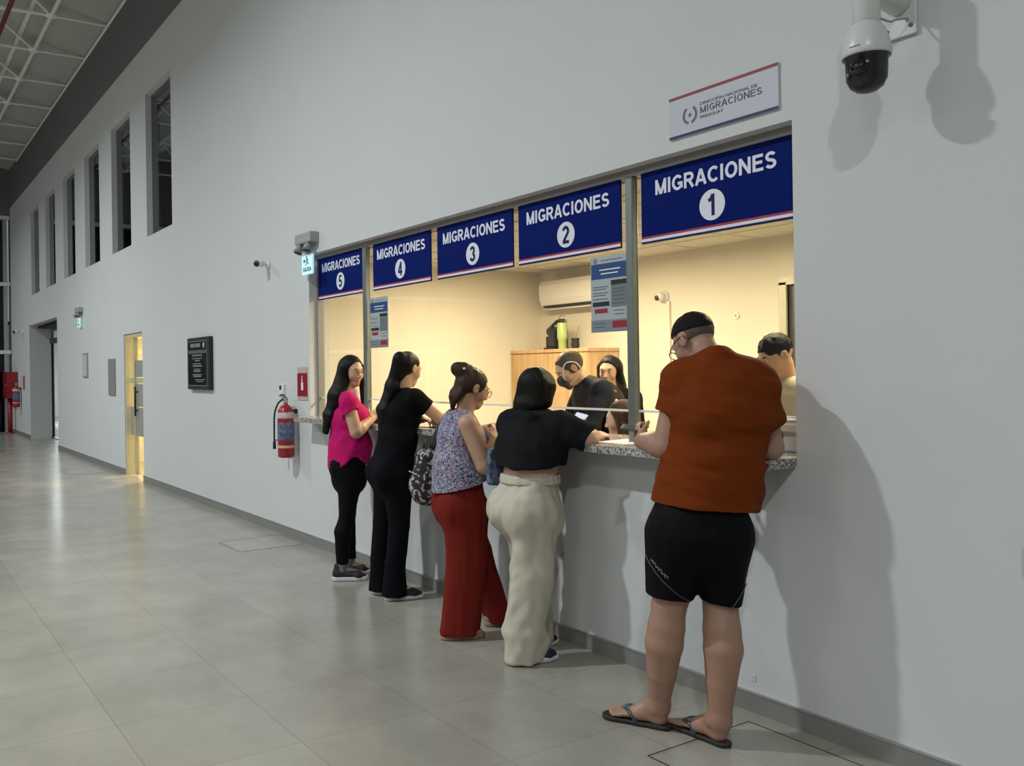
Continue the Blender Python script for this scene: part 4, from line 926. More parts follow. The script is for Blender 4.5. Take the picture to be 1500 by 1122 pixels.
# ---- woman in the pink shirt (far left end of the queue)
def woman_pink():
    r = person((-5.874, -.33), 20, 'woman in bright pink shirt and black leggings looking back over her shoulder')
    J = dict(pel=(0, .050, .86), wai=(0, .055, 1.02), che=(0, .045, 1.20), nek=(0, .035, 1.385), shR=(.160, .025, 1.325), shL=(-.155, .06, 1.325))
    g = dict(pel=(.165, .130), wai=(.140, .120), che=(.145, .118))
    H = Head((.0, .080, 1.545), frame(58, 6, 0), .96)
    sk = SKIN('olive', (.52, .32, .22)); bl = CLOTH('black_jersey', (.0045, .0045, .006), .8)
    elR, wrR = (.215, .075, 1.100), (.105, .205, 1.185); elL, wrL = (-.205, .13, 1.11), (-.01, .275, 1.185)
    B_ = torso_prims(J, g, -.02) + shoulder_prims(J, (.036, .046)) + [rc((0, .035, 1.36), H.p((0, -.02, -.06)), .054, .050, .02)] + head_prims(H, .9)
    B_ += arm_prims(J['shR'], elR, wrR, (.050, .046, .028)) + arm_prims(J['shL'], elL, wrL, (.050, .046, .028))
    B_ += hand_prims(wrR, (-.45, .6, .55), (.75, .1, .2), (0, .3, 1), .75, .9) + hand_prims(wrL, (.35, .75, .45), (-.8, .2, .1), (0, .3, 1), .75, .9)
    B_ += leg_prims((.085, .05, .86), (.090, .012, .46), (.090, -.025, .09), (.065, .040, .042, .034)) + leg_prims((-.085, .05, .86), (-.09, .05, .46), (-.09, .06, .09), (.065, .040, .042, .034))
    B_ += [rc((.09, -.03, .07), (.10, .12, .035), .034, .026), rc((-.09, .05, .07), (-.09, .19, .035), .034, .026)]
    surface('body', B_, sk, r, .0048)
    face_parts(H, r, lip=(.40, .12, .10))
    pink = CLOTH('pink', (.50, .008, .13), .7)
    S = torso_prims(J, g, .016) + [ec((0, .052, .80), (0, .05, .95), (.195, .158), (.170, .150), (1, 0, 0), .05), el((.06, .135, 1.20), (.075, .065, .075), None, .05), el((-.06, .135, 1.20), (.075, .065, .075), None, .05), el((0, .12, .98), (.13, .09, .10), None, .06)]
    S += shoulder_prims(J, (.046, .062), .006)
    for s, sh, e_, in ((1, J['shR'], elR), (-1, J['shL'], elL)):
        sh = V3(sh); e_ = V3(e_); d = e_ - sh; L = np.linalg.norm(d); d /= L
        S.append(cut(rc(sh, sh + d * .16, .064, .068, .025), sh + d * .085, d + V3((0, .25, 0))))
    S += [trimf(lambda X, Y, Z: (.818 + .095 * np.cos(np.clip((Y - .070) / .155, -1, 1) * math.pi * .5) ** 2) - Z), rc((0, .03, 1.37), (0, .07, 1.50), .066, .075, .008, 'sub')]
    surface('shirt', S, pink, r, .0048, 1, ((.007, (16, 16, 9), None), (.003, (34, 34, 26), None)))
    T = [ec((0, .048, .74), (0, .05, .90), (.165, .135), (.150, .120), (1, 0, 0), .04)]
    T += leg_prims((.085, .05, .86), (.090, .012, .46), (.090, -.025, .11), (.103, .058, .066, .044)) + leg_prims((-.085, .05, .86), (-.09, .05, .46), (-.09, .06, .11), (.103, .058, .066, .044)) + [el((.07, -.015, .84), (.09, .09, .10), None, .05), el((-.07, -.01, .84), (.09, .09, .10), None, .05)]
    T += [trim((0, 0, .118), (0, 0, -1)), trim((0, 0, .97), (0, 0, 1))]
    surface('leggings', T, bl, r, .005, 1, ((.002, (20, 20, 20), None),))
    BK = mat('sneaker_black', (.012, .012, .013), .7, noise=(40, .2)); WS = mat('sole_white', (.62, .62, .62), .6, noise=(30, .04))
    sneaker(r, (.085, -.100, 0), (.125, .160, 0), .048, BK, WS, laces=MATBLK, high=.10, sole_h=.032); sneaker(r, (-.095, -.02, 0), (-.085, .215, 0), .047, BK, WS, laces=MATBLK, high=.10, sole_h=.032)
    for p, q in (((.088, -.030, .075), (.089, -.026, .125)), ((-.092, .045, .075), (-.090, .055, .125))): surface('sock', [rc(p, q, .046, .043)], mat('sock_grey', (.16, .15, .16), .9, noise=(40, .1)), r, .004)
    hb = HAIR('black', (.0055, .0045, .004))
    hp = [cut(H.el((0, -.018, .034), (.086, .106, .096), .02), H.p((0, .062, .075)), H.d((0, .86, -.50))), ]
    hp += [ec(H.p((0, -.05, .03)), (.01, -.045, 1.37), (.075, .06), (.085, .05), (1, .3, 0), .04), ec((.01, -.045, 1.37), (.005, -.105, 1.22), (.085, .045), (.075, .035), (1, .2, 0), .04), ec((.005, -.105, 1.22), (.0, -.128, 1.095), (.072, .034), (.045, .022), (1, .2, 0), .03)]
    hp += [rc(H.p((.078, .0, .03)), H.p((.083, -.01, -.11)), .026, .028, .03), rc(H.p((-.075, .018, .04)), H.p((-.082, .03, -.09)), .020, .020, .03), rc(H.p((-.082, .03, -.09)), (-.04, .165, 1.27), .020, .015, .02), rc(H.p((.083, -.01, -.11)), (.06, -.04, 1.30), .03, .03, .03)]
    surface('hair', hp, hb, r, .0045, 1, strand_folds(.005))
    w = surface('white_top_collar', [el((.0, .10, 1.375), (.030, .030, .05), None, .01)], CLOTH('white', (.62, .60, .58)), r, .004)
    B2 = Matrix.Rotation(-math.radians(20), 4, 'Z'); q = B2 @ Vector((.05, .275, 1.235)); ph = thing('mobile_phone', 'dark mobile phone held up by the woman in pink', 'phone', (q.x - 5.874, q.y - .33, q.z), -math.radians(20))
    newmesh('case', box(BM(), -.036, .036, -.004, .004, -.06, .07, .004), MATBLK, ph); newmesh('screen', box(BM(), -.033, .033, -.0052, -.004, -.056, .066), BLACK, ph)
    ph.rotation_euler = (math.radians(-35), 0, -math.radians(40))
woman_pink()

# ---- woman in black with the long ponytail
def woman_black():
    r = person((-5.186, -.33), 12, 'woman dressed all in black with a very long ponytail leaning on the counter')
    J = dict(pel=(0, .040, .88), wai=(0, .065, 1.07), che=(0, .085, 1.25), nek=(0, .115, 1.415), shR=(.155, .145, 1.355), shL=(-.165, .085, 1.355))
    g = dict(pel=(.165, .135), wai=(.135, .112), che=(.145, .110))
    H = Head((.0, .150, 1.555), frame(-22, 14, 0), .96)
    sk = SKIN('tan', (.55, .33, .22)); bl = CLOTH('black_knit', (.004, .004, .005), .85); tr = CLOTH('black_trouser', (.0035, .0035, .006), .8)
    elR, wrR = (.205, .300, 1.225), (.060, .330, 1.195); elL, wrL = (-.22, .17, 1.19), (.0, .255, 1.205)
    B_ = torso_prims(J, g, -.02) + shoulder_prims(J, (.036, .046)) + [rc((0, .11, 1.39), H.p((0, -.02, -.06)), .052, .048, .02)] + head_prims(H, .9)
    B_ += arm_prims(J['shR'], elR, wrR, (.048, .042, .026)) + arm_prims(J['shL'], elL, wrL, (.048, .042, .026))
    B_ += hand_prims(wrR, (-.8, .5, -.05), (0, 0, 1), (0, 1, .2), .5, .9) + hand_prims(wrL, (.85, .35, -.08), (0, 0, 1), (0, 1, .2), .5, .9)
    B_ += leg_prims((.085, .04, .86), (.090, .035, .48), (.085, .0, .09), (.065, .038, .040, .034)) + leg_prims((-.085, .03, .86), (-.09, -.02, .48), (-.085, -.04, .09), (.065, .038, .040, .034))
    B_ += [rc((.085, .0, .07), (.095, .14, .035), .034, .026), rc((-.085, -.04, .07), (-.085, .09, .035), .034, .026)]
    surface('body', B_, sk, r, .005)
    face_parts(H, r)
    S = torso_prims(J, g, .013) + [el((.06, .165, 1.24), (.07, .055, .07), None, .05), el((-.06, .165, 1.24), (.07, .055, .07), None, .05)] + shoulder_prims(J, (.050, .060), .006)
    for sh, e_ in ((J['shR'], elR), (J['shL'], elL)):
        sh = V3(sh); e_ = V3(e_); d = e_ - sh; d /= np.linalg.norm(d)
        S.append(cut(rc(sh, sh + d * .16, .060, .060, .025), sh + d * .105, d))
    S += [trim((0, 0, .955), (0, 0, -1))]
    surface('shirt', S, bl, r, .005, 1, ((.006, (14, 14, 10), None),))
    T = [ec((0, .045, .98), (0, .055, 1.08), (.158, .128), (.140, .118), (1, 0, 0), .04), ec((0, .035, .78), (0, .045, .98), (.178, .140), (.158, .128), (1, 0, 0), .04), el((.08, -.045, .85), (.095, .095, .11), None, .05), el((-.08, -.045, .85), (.095, .095, .11), None, .05)]
    for hp_, kn, an in (((.085, .04, .84), (.090, .038, .50), (.088, .0, .03)), ((-.085, .03, .84), (-.09, -.02, .50), (-.085, -.04, .03))):
        hp_, kn, an = V3(hp_), V3(kn), V3(an); m_ = kn * .45 + an * .55
        T += [rc(hp_, kn, .108, .070, .03), rc(kn, m_ + V3((0, -.012, 0)), .070, .070, .01), ec(m_ + V3((0, -.012, 0)), an, (.070, .070), (.080, .088), (1, 0, 0), .01)]
    T += [trim((0, 0, .028), (0, 0, -1)), trim((0, 0, 1.09), (0, 0, 1))]
    surface('trousers', T, tr, r, .005, 1, ((.004, (18, 18, 6), None),))
    BK = mat('sneaker_black', (.012, .012, .013)); WS = mat('sole_white', (.62, .62, .62))
    sneaker(r, (.082, -.075, 0), (.100, .205, 0), .046, BK, WS, laces=MATBLK); sneaker(r, (-.09, -.09, 0), (-.08, .165, 0), .046, BK, WS)
    hb = HAIR('black', (.0055, .0045, .004))
    hp = [cut(H.el((0, -.018, .036), (.080, .101, .090), .02), H.p((0, .055, .05)), H.d((0, .78, -.62))), H.el((0, -.095, .06), (.035, .035, .035), .03), H.ec((0, -.05, .02), (0, -.055, -.06), (.070, .055), (.045, .035), .03)]
    hp += [ec(H.p((0, -.10, .06)), (-.005, .035, 1.44), (.036, .034), (.056, .042), (1, 0, 0), .03), ec((-.005, .035, 1.44), (-.02, -.030, 1.28), (.058, .042), (.066, .038), (1, 0, 0), .03), ec((-.02, -.030, 1.28), (-.02, -.045, 1.10), (.066, .038), (.038, .020), (1, 0, 0), .03)]
    surface('hair', hp, hb, r, .0045, 1, strand_folds(.004))
    bm = BM(); r_ = H.p((0, -.105, .058)); q = surface('hair_tie', [el(r_, (.040, .040, .016), H.R, .01)], MATBLK, r, .004)
woman_black()

# ---- woman in floral blouse and red trousers
def woman_floral():
    r = person((-4.22, -.36), 17, 'older woman in floral sleeveless blouse, red wide trousers and glasses')
    J = dict(pel=(0, -.045, .80), wai=(0, -.040, .97), che=(0, -.035, 1.14), nek=(0, -.015, 1.30), shR=(.150, -.040, 1.235), shL=(-.15, .0, 1.235))
    g = dict(pel=(.165, .130), wai=(.145, .120), che=(.140, .112))
    H = Head((.0, .040, 1.435), frame(-4, 20, 0), .95)
    sk = SKIN('brown', (.46, .27, .18))
    elR, wrR = (.205, .035, 1.000), (.125, .125, 1.135); elL, wrL = (-.19, .07, 1.130), (-.15, .235, 1.195)
    B_ = torso_prims(J, g, -.022) + shoulder_prims(J, (.040, .050)) + [rc((0, -.015, 1.27), H.p((0, -.02, -.06)), .054, .050, .02)] + head_prims(H, .95)
    B_ += arm_prims(J['shR'], elR, wrR, (.058, .050, .028)) + arm_prims(J['shL'], elL, wrL, (.056, .048, .028))
    B_ += hand_prims(wrR, (-.45, .30, .75), (.8, .3, .2), (0, .2, 1), .7, .9) + hand_prims(wrL, (.35, .9, -.05), (0, 0, 1), (1, 0, 0), .5, .9)
    B_ += leg_prims((.085, -.045, .80), (.09, -.03, .45), (.09, -.10, .09), (.06, .038, .040, .034)) + leg_prims((-.085, -.03, .80), (-.09, .08, .44), (-.09, .20, .09), (.06, .038, .040, .034))
    B_ += [rc((.09, -.11, .065), (.09, .01, .035), .034, .028), rc((-.09, .19, .065), (-.09, .28, .035), .034, .026)]
    surface('body', B_, sk, r, .005)
    face_parts(H, r, brow=(.04, .025, .018))
    fl = mat_voro('floral_cloth', [(.36, .34, .42), (.10, .12, .24), (.30, .27, .37), (.02, .025, .08), (.30, .10, .14), (.17, .20, .33), (.42, .40, .46), (.08, .13, .19), (.24, .21, .32)], 125)
    S = torso_prims(J, g, .018) + [ec((0, -.05, .84), (0, -.045, 1.0), (.190, .160), (.170, .145), (1, 0, 0), .05), el((.06, .05, 1.10), (.075, .06, .075), None, .05), el((-.06, .05, 1.10), (.075, .06, .075), None, .05), el((0, .03, .93), (.13, .09, .09), None, .06), el((0, -.10, 1.19), (.12, .05, .11), None, .05)]
    S += [rc((0, -.02, 1.268), (.105, -.038, 1.245), .046, .050, .03), rc((0, -.02, 1.268), (-.105, -.005, 1.245), .046, .050, .03)]
    S += [rc((.215, -.06, 1.22), (.205, .0, 1.06), .066, .058, .012, 'sub'), rc((-.215, .0, 1.22), (-.205, .05, 1.08), .064, .058, .012, 'sub'), trim((0, -.05, .875), (0, .28, -1)), rc((0, .0, 1.29), (0, .05, 1.42), .064, .075, .008, 'sub')]
    surface('blouse', S, fl, r, .005, 1, ((.006, (12, 12, 7), None),))
    red = CLOTH('red_crepe', (.165, .016, .011), .8)
    T = [ec((0, -.045, .72), (0, -.042, .90), (.178, .148), (.150, .125), (1, 0, 0), .04), el((.075, -.115, .77), (.095, .085, .11), None, .05), el((-.075, -.105, .77), (.095, .085, .11), None, .05)]
    T += [ec((.085, -.045, .74), (.088, -.035, .46), (.095, .135), (.090, .118), (1, 0, 0), .04), ec((.088, -.035, .46), (.088, -.090, .04), (.090, .118), (.088, .124), (1, 0, 0), .012)]
    T += [ec((-.085, -.02, .74), (-.09, .085, .45), (.09, .12), (.085, .090), (1, 0, 0), .04), ec((-.09, .085, .45), (-.09, .205, .05), (.085, .090), (.075, .078), (1, 0, 0), .012)]
    T += [trim((0, 0, .022), (0, 0, -1)), trim((0, 0, .93), (0, 0, 1))]
    surface('trousers', T, red, r, .005, 1, ((.010, (15, 15, 2.2), None), (.004, (30, 30, 6), None)))
    TN = mat('shoe_tan', (.34, .21, .13), .6, noise=(30, .1)); TS = mat('shoe_tan_sole', (.28, .18, .12), .7, noise=(30, .1))
    sneaker(r, (.088, -.205, 0), (.100, .058, 0), .048, TN, TS, 'shoe', .07); sneaker(r, (-.09, .13, 0), (-.085, .345, 0), .045, TN, TS, 'shoe', .07)
    hb = HAIR('brown', (.040, .022, .014))
    hp = [cut(H.el((0, -.018, .036), (.081, .103, .092), .02), H.p((0, .066, .06)), H.d((0, .80, -.60))), el((0, -.025, 1.548), (.052, .056, .046), None, .02), rc((0, .02, 1.555), (.0, .055, 1.553), .02, .006, .02), el((0, -.055, 1.555), (.03, .03, .035), None, .02)]
    hp += [ec(H.p((0, -.075, .0)), H.p((0, -.098, -.085)), (.062, .035), (.050, .022), .03), rc(H.p((.02, -.09, -.06)), (.0, -.088, 1.335), .022, .010, .03), rc(H.p((-.03, -.09, -.06)), (-.03, -.075, 1.325), .022, .010, .03), rc(H.p((.05, -.07, -.02)), H.p((.05, -.09, -.10)), .02, .012, .03)]
    hp += [H.el((.062, .03, .03), (.018, .02, .035), .02)]
    surface('hair', hp, hb, r, .004, 1, strand_folds(.006, (34, 34, 14)))
    clip = surface('hair_clip', [el((.052, -.028, 1.553), (.009, .009, .009), None, .01)], mat('pearl', (.75, .74, .72), .2, noise=(20, .02)), r, .003)
    gl = mat('glasses_frame', (.10, .03, .03), .35, noise=(20, .1)); bm = BM()
    for s in (-1, 1):
        c = H.p((s * .033, .108, .0)); a = H.d((1, 0, 0)); u_ = H.d((0, 0, 1))
        tube(bm, [tuple(c + a * .024 * math.cos(t) + u_ * .021 * math.sin(t)) for t in np.linspace(0, 2 * math.pi, 13)], .0022, 6)
        tube(bm, [tuple(H.p((s * .058, .105, .006))), tuple(H.p((s * .079, .05, .008))), tuple(H.p((s * .082, -.015, .004)))], .002, 6)
    tube(bm, [tuple(H.p((-.009, .110, .002))), tuple(H.p((0, .115, .005))), tuple(H.p((.009, .110, .002)))], .002, 6)
    newmesh('glasses', bm, gl, r, True)
    # her backpack
    a = math.radians(17); o = (-4.22 + (-.20) * math.cos(a) + (-.20) * math.sin(a), -.36 + .20 * math.sin(a) - .20 * math.cos(a))
    k = thing('backpack', 'black and white patterned backpack hanging behind the woman in floral blouse', 'backpack', (o[0], o[1], .735), -a)
    fb = mat_voro('monochrome_floral', [(.008, .008, .009), (.012, .012, .013), (.30, .29, .29), (.010, .010, .011), (.06, .012, .02), (.42, .41, .41), (.011, .011, .012)], 55)
    surface('bag', [ec((0, 0, .07), (0, 0, .27), (.105, .075), (.095, .060), (1, 0, 0), .03, 'add', 2.8), el((0, -.05, .12), (.075, .05, .085), None, .03)], fb, k, .005, 1, ((.006, (18, 18, 18), None),))
    bm = BM(); tube(bm, [(.03, .03, .34), (.09, .10, .52), (.10, .17, .565), (.10, .235, .50), (.07, .16, .30), (.03, .06, .12)], [(.022, .006)] * 31, 10); newmesh('strap', bm, MATBLK, k, True)
    bm = BM(); tube(bm, [(-.03, 0, .335), (0, 0, .385), (.03, 0, .335)], .007, 8); newmesh('carry_loop', bm, MATBLK, k, True)
    bm = BM(); tube(bm, [(-.07, -.075, .19), (0, -.10, .205), (.07, -.075, .19)], .004, 6); newmesh('zip', bm, ALU, k, True)
woman_floral()

# ---- woman in cropped dark top and cream trousers
def woman_crop():
    r = person((-3.722, -.357), 3, 'woman with dark bob in cropped charcoal top and loose cream trousers'); r.scale = (.985, .985, .985)
    J = dict(pel=(0, .045, .85), wai=(.005, .055, .995), che=(.01, .085, 1.17), nek=(.005, .105, 1.32), shR=(.185, .120, 1.262), shL=(-.175, .060, 1.262))
    g = dict(pel=(.148, .108), wai=(.158, .116), che=(.155, .112))
    H = Head((.0, .125, 1.445), frame(-8, 22, -3), .97)
    sk = SKIN('fair', (.60, .38, .28))
    elR, wrR = (.300, .215, 1.200), (.20, .36, 1.198); elL, wrL = (-.22, .19, 1.19), (-.02, .33, 1.20)
    B_ = torso_prims(J, g) + shoulder_prims(J, (.044, .056)) + [rc((0, .10, 1.29), H.p((0, -.02, -.06)), .056, .052, .02)] + head_prims(H, 1.0)
    B_ += arm_prims(J['shR'], elR, wrR, (.060, .050, .030)) + arm_prims(J['shL'], elL, wrL, (.058, .048, .029))
    B_ += hand_prims(wrR, (-.25, .85, .05), (.35, 0, .9), (-1, .0, .2), .55, .95) + hand_prims(wrL, (.6, .6, .15), (-.3, 0, .9), (1, 0, .4), .55, .92)
    B_ += leg_prims((.09, .04, .84), (.10, -.01, .45), (.10, -.09, .09), (.07, .045, .045, .036)) + leg_prims((-.09, .05, .84), (-.10, .12, .45), (-.10, .12, .09), (.07, .045, .045, .036))
    B_ += [rc((.10, -.11, .065), (.105, .06, .035), .036, .028), rc((-.10, .10, .065), (-.10, .25, .035), .036, .026)]
    surface('body', B_, sk, r, .005)
    face_parts(H, r)
    ch = CLOTH('charcoal_fleece', (.011, .012, .014), .95, 200)
    S = [ec((.005, .055, 1.03), (.01, .075, 1.16), (.215, .172), (.205, .155), (1, 0, 0), .05), ec((.01, .075, 1.16), (.006, .095, 1.27), (.205, .155), (.150, .095), (1, 0, 0), .05), el((.0, .0, 1.14), (.17, .10, .13), None, .05)] + shoulder_prims(J, (.056, .068), .006)
    for sh, e_, L in ((J['shR'], elR, .175), (J['shL'], elL, .150)):
        sh = V3(sh); e_ = V3(e_); d = e_ - sh; d /= np.linalg.norm(d)
        S.append(cut(ec(sh, sh + d * .22, (.072, .078), (.078, .085), (1, -.4, 0), .03), sh + d * L, d))
    S += [ec((.09, .02, 1.315), (-.09, .02, 1.315), (.045, .035), (.045, .035), (0, 1, .0), .03), trim((0, 0, 1.040), (0, .06, -1))]
    surface('crop_top', S, ch, r, .005, 1, ((.011, (11, 11, 8), None), (.005, (24, 24, 15), ((1, 0, .5), (0, 1, 0), (-.5, 0, 1)))))
    cr_ = CLOTH('cream_satin', (.54, .50, .41), .42, 300)
    T = [ec((0, .05, .80), (.003, .055, .955), (.205, .165), (.180, .145), (1, 0, 0), .04), el((.085, -.055, .79), (.115, .115, .125), None, .05), el((-.085, -.035, .79), (.11, .11, .12), None, .05)]
    T += [ec((.095, .03, .78), (.100, -.010, .46), (.105, .145), (.095, .118), (1, 0, 0), .05), ec((.100, -.010, .46), (.100, -.070, .16), (.095, .118), (.098, .118), (1, 0, 0), .012), ec((.100, -.070, .16), (.100, -.070, .035), (.098, .118), (.088, .112), (1, 0, 0), .012)]
    T += [ec((-.095, .05, .78), (-.105, .135, .46), (.10, .13), (.088, .105), (1, 0, 0), .05), ec((-.105, .135, .46), (-.105, .155, .05), (.088, .105), (.085, .110), (1, 0, 0), .012)]
    T += [ec((.10, -.06, .10), (.10, -.03, .07), (.092, .125), (.09, .12), (1, 0, 0), .02), trim((0, 0, .010), (0, 0, -1)), trim((0, 0, .985), (0, -.03, 1)), rc((0, -.20, .74), (0, -.13, .58), .006, .03, .03, 'sub')]
    surface('trousers', T, cr_, r, .005, 1, ((.016, (9, 9, 6), ((1, 0, .6), (0, 1, .4), (-.6, 0, 1))), (.008, (22, 22, 9), ((1, 0, -.5), (0, 1, .2), (.5, 0, 1)))))
    surface('waistband', [ec((.003, .055, .955), (.003, .056, .975), (.188, .153), (.186, .151), (1, 0, 0), .01), trim((0, 0, .992), (0, -.03, 1)), trim((0, 0, .945), (0, 0, -1))], cr_, r, .0045, 1, ((.004, (60, 60, 2), None),))
    NB = mat('shoe_navy', (.012, .015, .035), .7, noise=(40, .2)); WS = mat('sole_white', (.62, .62, .62))
    sneaker(r, (.105, -.150, 0), (.130, .130, 0), .050, NB, WS, laces=PAPER); sneaker(r, (-.10, .045, 0), (-.085, .300, 0), .048, NB, WS, laces=PAPER)
    hb = HAIR('black', (.0055, .0045, .004))
    hp = [cut(H.el((0, -.018, .034), (.090, .110, .097), .02), H.p((0, .058, .055)), H.d((0, .80, -.60))), ec(H.p((0, -.05, .03)), (.0, .045, 1.375), (.098, .075), (.105, .058), (1, 0, 0), .04), rc(H.p((.08, -.0, .03)), (.085, .115, 1.385), .030, .030, .03), rc(H.p((-.08, -.0, .03)), (-.085, .115, 1.385), .030, .026, .03), rc((.0, .02, 1.37), (-.06, .02, 1.345), .03, .015, .03)]
    surface('hair', hp, hb, r, .0045, 1, strand_folds(.006, (24, 24, 4)))
    k = thing('shoulder_bag', 'small blue denim shoulder bag hanging left of the woman with cream trousers', 'bag', (-3.90, -.385, .90), math.radians(20))
    dn = mat_voro('denim_patch', [(.05, .08, .14), (.09, .13, .20), (.03, .05, .10), (.12, .16, .22)], 45)
    surface('bag', [ec((0, 0, .03), (0, 0, .19), (.070, .030), (.062, .024), (0.3, 1, 0), .02, 'add', 3)], dn, k, .004, 1, ((.004, (20, 20, 20), None),))
    bm = BM(); tube(bm, [(0, .05, .19), (.06, .05, .33), (.085, .075, .43), (.10, .10, .445), (.11, .15, .40), (.06, .12, .28), (0, -.05, .19)], [(.010, .004)] * 37, 8); newmesh('strap', bm, MATBLK, k, True)
    k = thing('mobile_phone', 'bright screened phone in front of the woman in cropped top', 'phone', (-3.62, -.05, 1.25), math.radians(10))
    newmesh('case', box(BM(), -.037, .037, -.004, .004, -.07, .07, .004), PAPER, k)
    newmesh('screen', box(BM(), -.034, .034, -.0052, -.004, -.066, .066), mat('phone_screen', (.5, .5, .6), .2, noise=(10, .1), emit=((.72, .74, 1.0), .75)), k)
    k.rotation_euler = (math.radians(-50), math.radians(12), math.radians(15))
woman_crop()

# ---- man in the orange shirt
def man_orange():
    r = person((-2.438, -.364), -50, 'large man in rust orange shirt, black shorts and flip flops at window 1')
    J = dict(pel=(-.062, -.01, .90), wai=(-.005, .03, 1.12), che=(.025, .015, 1.34), nek=(.005, .020, 1.580), shR=(.168, .02, 1.462), shL=(-.122, .03, 1.490))
    g = dict(pel=(.180, .150), wai=(.172, .160), che=(.175, .145))
    H = Head((-.060, .100, 1.652), frame(-38, 36, -4), 1.0)
    sk = SKIN('ruddy', (.36, .205, .145))
    elR, wrR = (.232, .065, 1.205), (.200, .30, 1.205); elL, wrL = (-.190, .035, 1.215), (-.272, .200, 1.220)
    hL, tL, hR, tR = (-.205, .075, .018), (-.435, .178, .018), (.005, -.075, .018), (-.160, .115, .018)
    knL, anL, knR, anR = (-.195, .0, .55), (-.232, .085, .10), (.010, -.005, .55), (-.010, -.055, .10)
    B_ = torso_prims(J, g, -.02) + shoulder_prims(J, (.050, .060), 0, .05) + [rc((.005, .015, 1.53), H.p((0, -.022, -.055)), .066, .058, .02)] + head_prims(H, 1.1)
    B_ += arm_prims(J['shR'], elR, wrR, (.066, .055, .034)) + arm_prims(J['shL'], elL, wrL, (.066, .058, .036))
    B_ += hand_prims(wrL, (-.16, .75, .34), (-.85, .1, .15), (.1, -.2, 1), .70, 1.0, .5) + hand_prims(wrR, (-.35, .8, -.1), (0, 0, 1), (-1, 0, 0), .5, 1.05)
    B_ += [rc((-.12, 0, .88), knL, .115, .072, .04), rc((.02, 0, .88), knR, .115, .070, .04)]
    for kn, an, s in ((knL, anL, -1), (knR, anR, 1)):
        kn = V3(kn); an = V3(an); c = kn + (an - kn) * .36 + V3((.008 * s, -.022, 0))
        c0 = kn + (an - kn) * .20 + V3((.004 * s, -.014, 0)); c2 = kn + (an - kn) * .66 + V3((.003 * s, -.012, 0))
        B_ += [rc(kn, c0, .069, .075, .008), rc(c0, c, .075, .078, .008), rc(c, c2, .078, .061, .008), rc(c2, an, .061, .043, .008)]
    for h, t, an in ((hL, tL, anL), (hR, tR, anR)):
        h = V3(h); t = V3(t); d = foot_dir(h, t); n = np.array([d[1], -d[0], 0]); L = np.linalg.norm((t - h)[:2]); big = n if h[0] < -.1 else -n   # inner side
        P = lambda f, z, o=0: h + d * L * f + big * o + np.array([0, 0, z])
        B_ += [rc(P(.12, .030), an, .032, .040, .03), ec(P(.10, .024), P(.45, .030), (.030, .026), (.036, .026), n, .02), ec(P(.45, .030), P(.74, .020), (.036, .024), (.044, .016), n, .02), rc(an, P(.45, .045), .038, .026, .03)]
        B_ += [el(P(.17, .075, .036), (.013, .014, .014), None, .015), el(P(.15, .068, -.036), (.012, .013, .013), None, .015)]
        for q, (o, f0, f1, rr) in enumerate(((.030, .76, 1.0, .0125), (.010, .79, .985, .0095), (-.007, .78, .955, .009), (-.022, .76, .92, .0085), (-.035, .73, .87, .008))):
            B_.append(rc(P(f0, .018, o), P(f1, .012, o * 1.12), rr, rr * .95, .004))
    surface('body', B_, sk, r, .0042)
    face_parts(H, r)
    og = CLOTH('rust_orange', (.155, .029, .003), .8, 260)
    S = torso_prims(J, g, .020) + [ec((-.052, .0, .955), (-.012, .02, 1.15), (.202, .188), (.188, .182), (1, 0, 0), .05), el((.02, -.040, 1.38), (.175, .12, .14), None, .06), el((-.01, .10, 1.10), (.15, .12, .14), None, .06)] + shoulder_prims(J, (.084, .080), .006, .070) + [el((.045, -.015, 1.475), (.150, .095, .085), None, .07), rc((.02, -.01, 1.545), (.125, .0, 1.498), .074, .074, .03), rc((-.01, .0, 1.545), (-.085, .02, 1.515), .070, .070, .03)]
    S += [rc((.005, .0, 1.51), (.002, .008, 1.572), .090, .070, .03)]
    for sh, e_, L, q in ((J['shR'], elR, .165, .012), (J['shL'], elL, .145, 0)):
        sh = V3(sh); e_ = V3(e_); d = e_ - sh; d /= np.linalg.norm(d)
        S.append(cut(rc(sh, sh + d * .24, .080, .084, .035), sh + d * L, d))
    S += [trimf(lambda X, Y, Z: (.968 - .09 * (X + .04)) - Z), rc((.0, .03, 1.60), H.p((0, -.02, -.03)), .066, .078, .008, 'sub')]
    surface('shirt', S, og, r, .0045, 1, ((.008, (7, 7, 16), ((1, 0, .25), (0, 1, 0), (-.12, 0, 1))), (.005, (12, 12, 34), ((1, 0, .2), (0, 1, 0), (.25, 0, 1)))))
    bk = CLOTH('black_sport', (.0035, .0035, .005), .7, 300)
    T = [ec((-.075, -.015, .84), (-.062, .0, 1.00), (.198, .172), (.172, .150), (1, 0, 0), .05), el((.0, -.07, .88), (.11, .10, .12), None, .05), el((-.14, -.06, .88), (.11, .10, .12), None, .05)]
    T += [ec((-.150, -.005, .84), (-.200, .0, .56), (.135, .150), (.092, .098), (1, 0, 0), .04), ec((.022, -.01, .84), (.010, -.005, .54), (.120, .142), (.076, .092), (1, 0, 0), .04)]
    T += [trim((0, 0, .572), (-.10, 0, -1)), trim((0, 0, 1.02), (0, 0, 1))]
    sh_ = surface('shorts', T, bk, r, .0045, 1, ((.004, (14, 14, 7), None), (.002, (30, 30, 18), None)))
    # thin piping line and chest-side lettering on the left leg, seam line on the right
    pip = mat('piping_grey', (.075, .075, .08), .5, noise=(30, .05)); bm = BM()
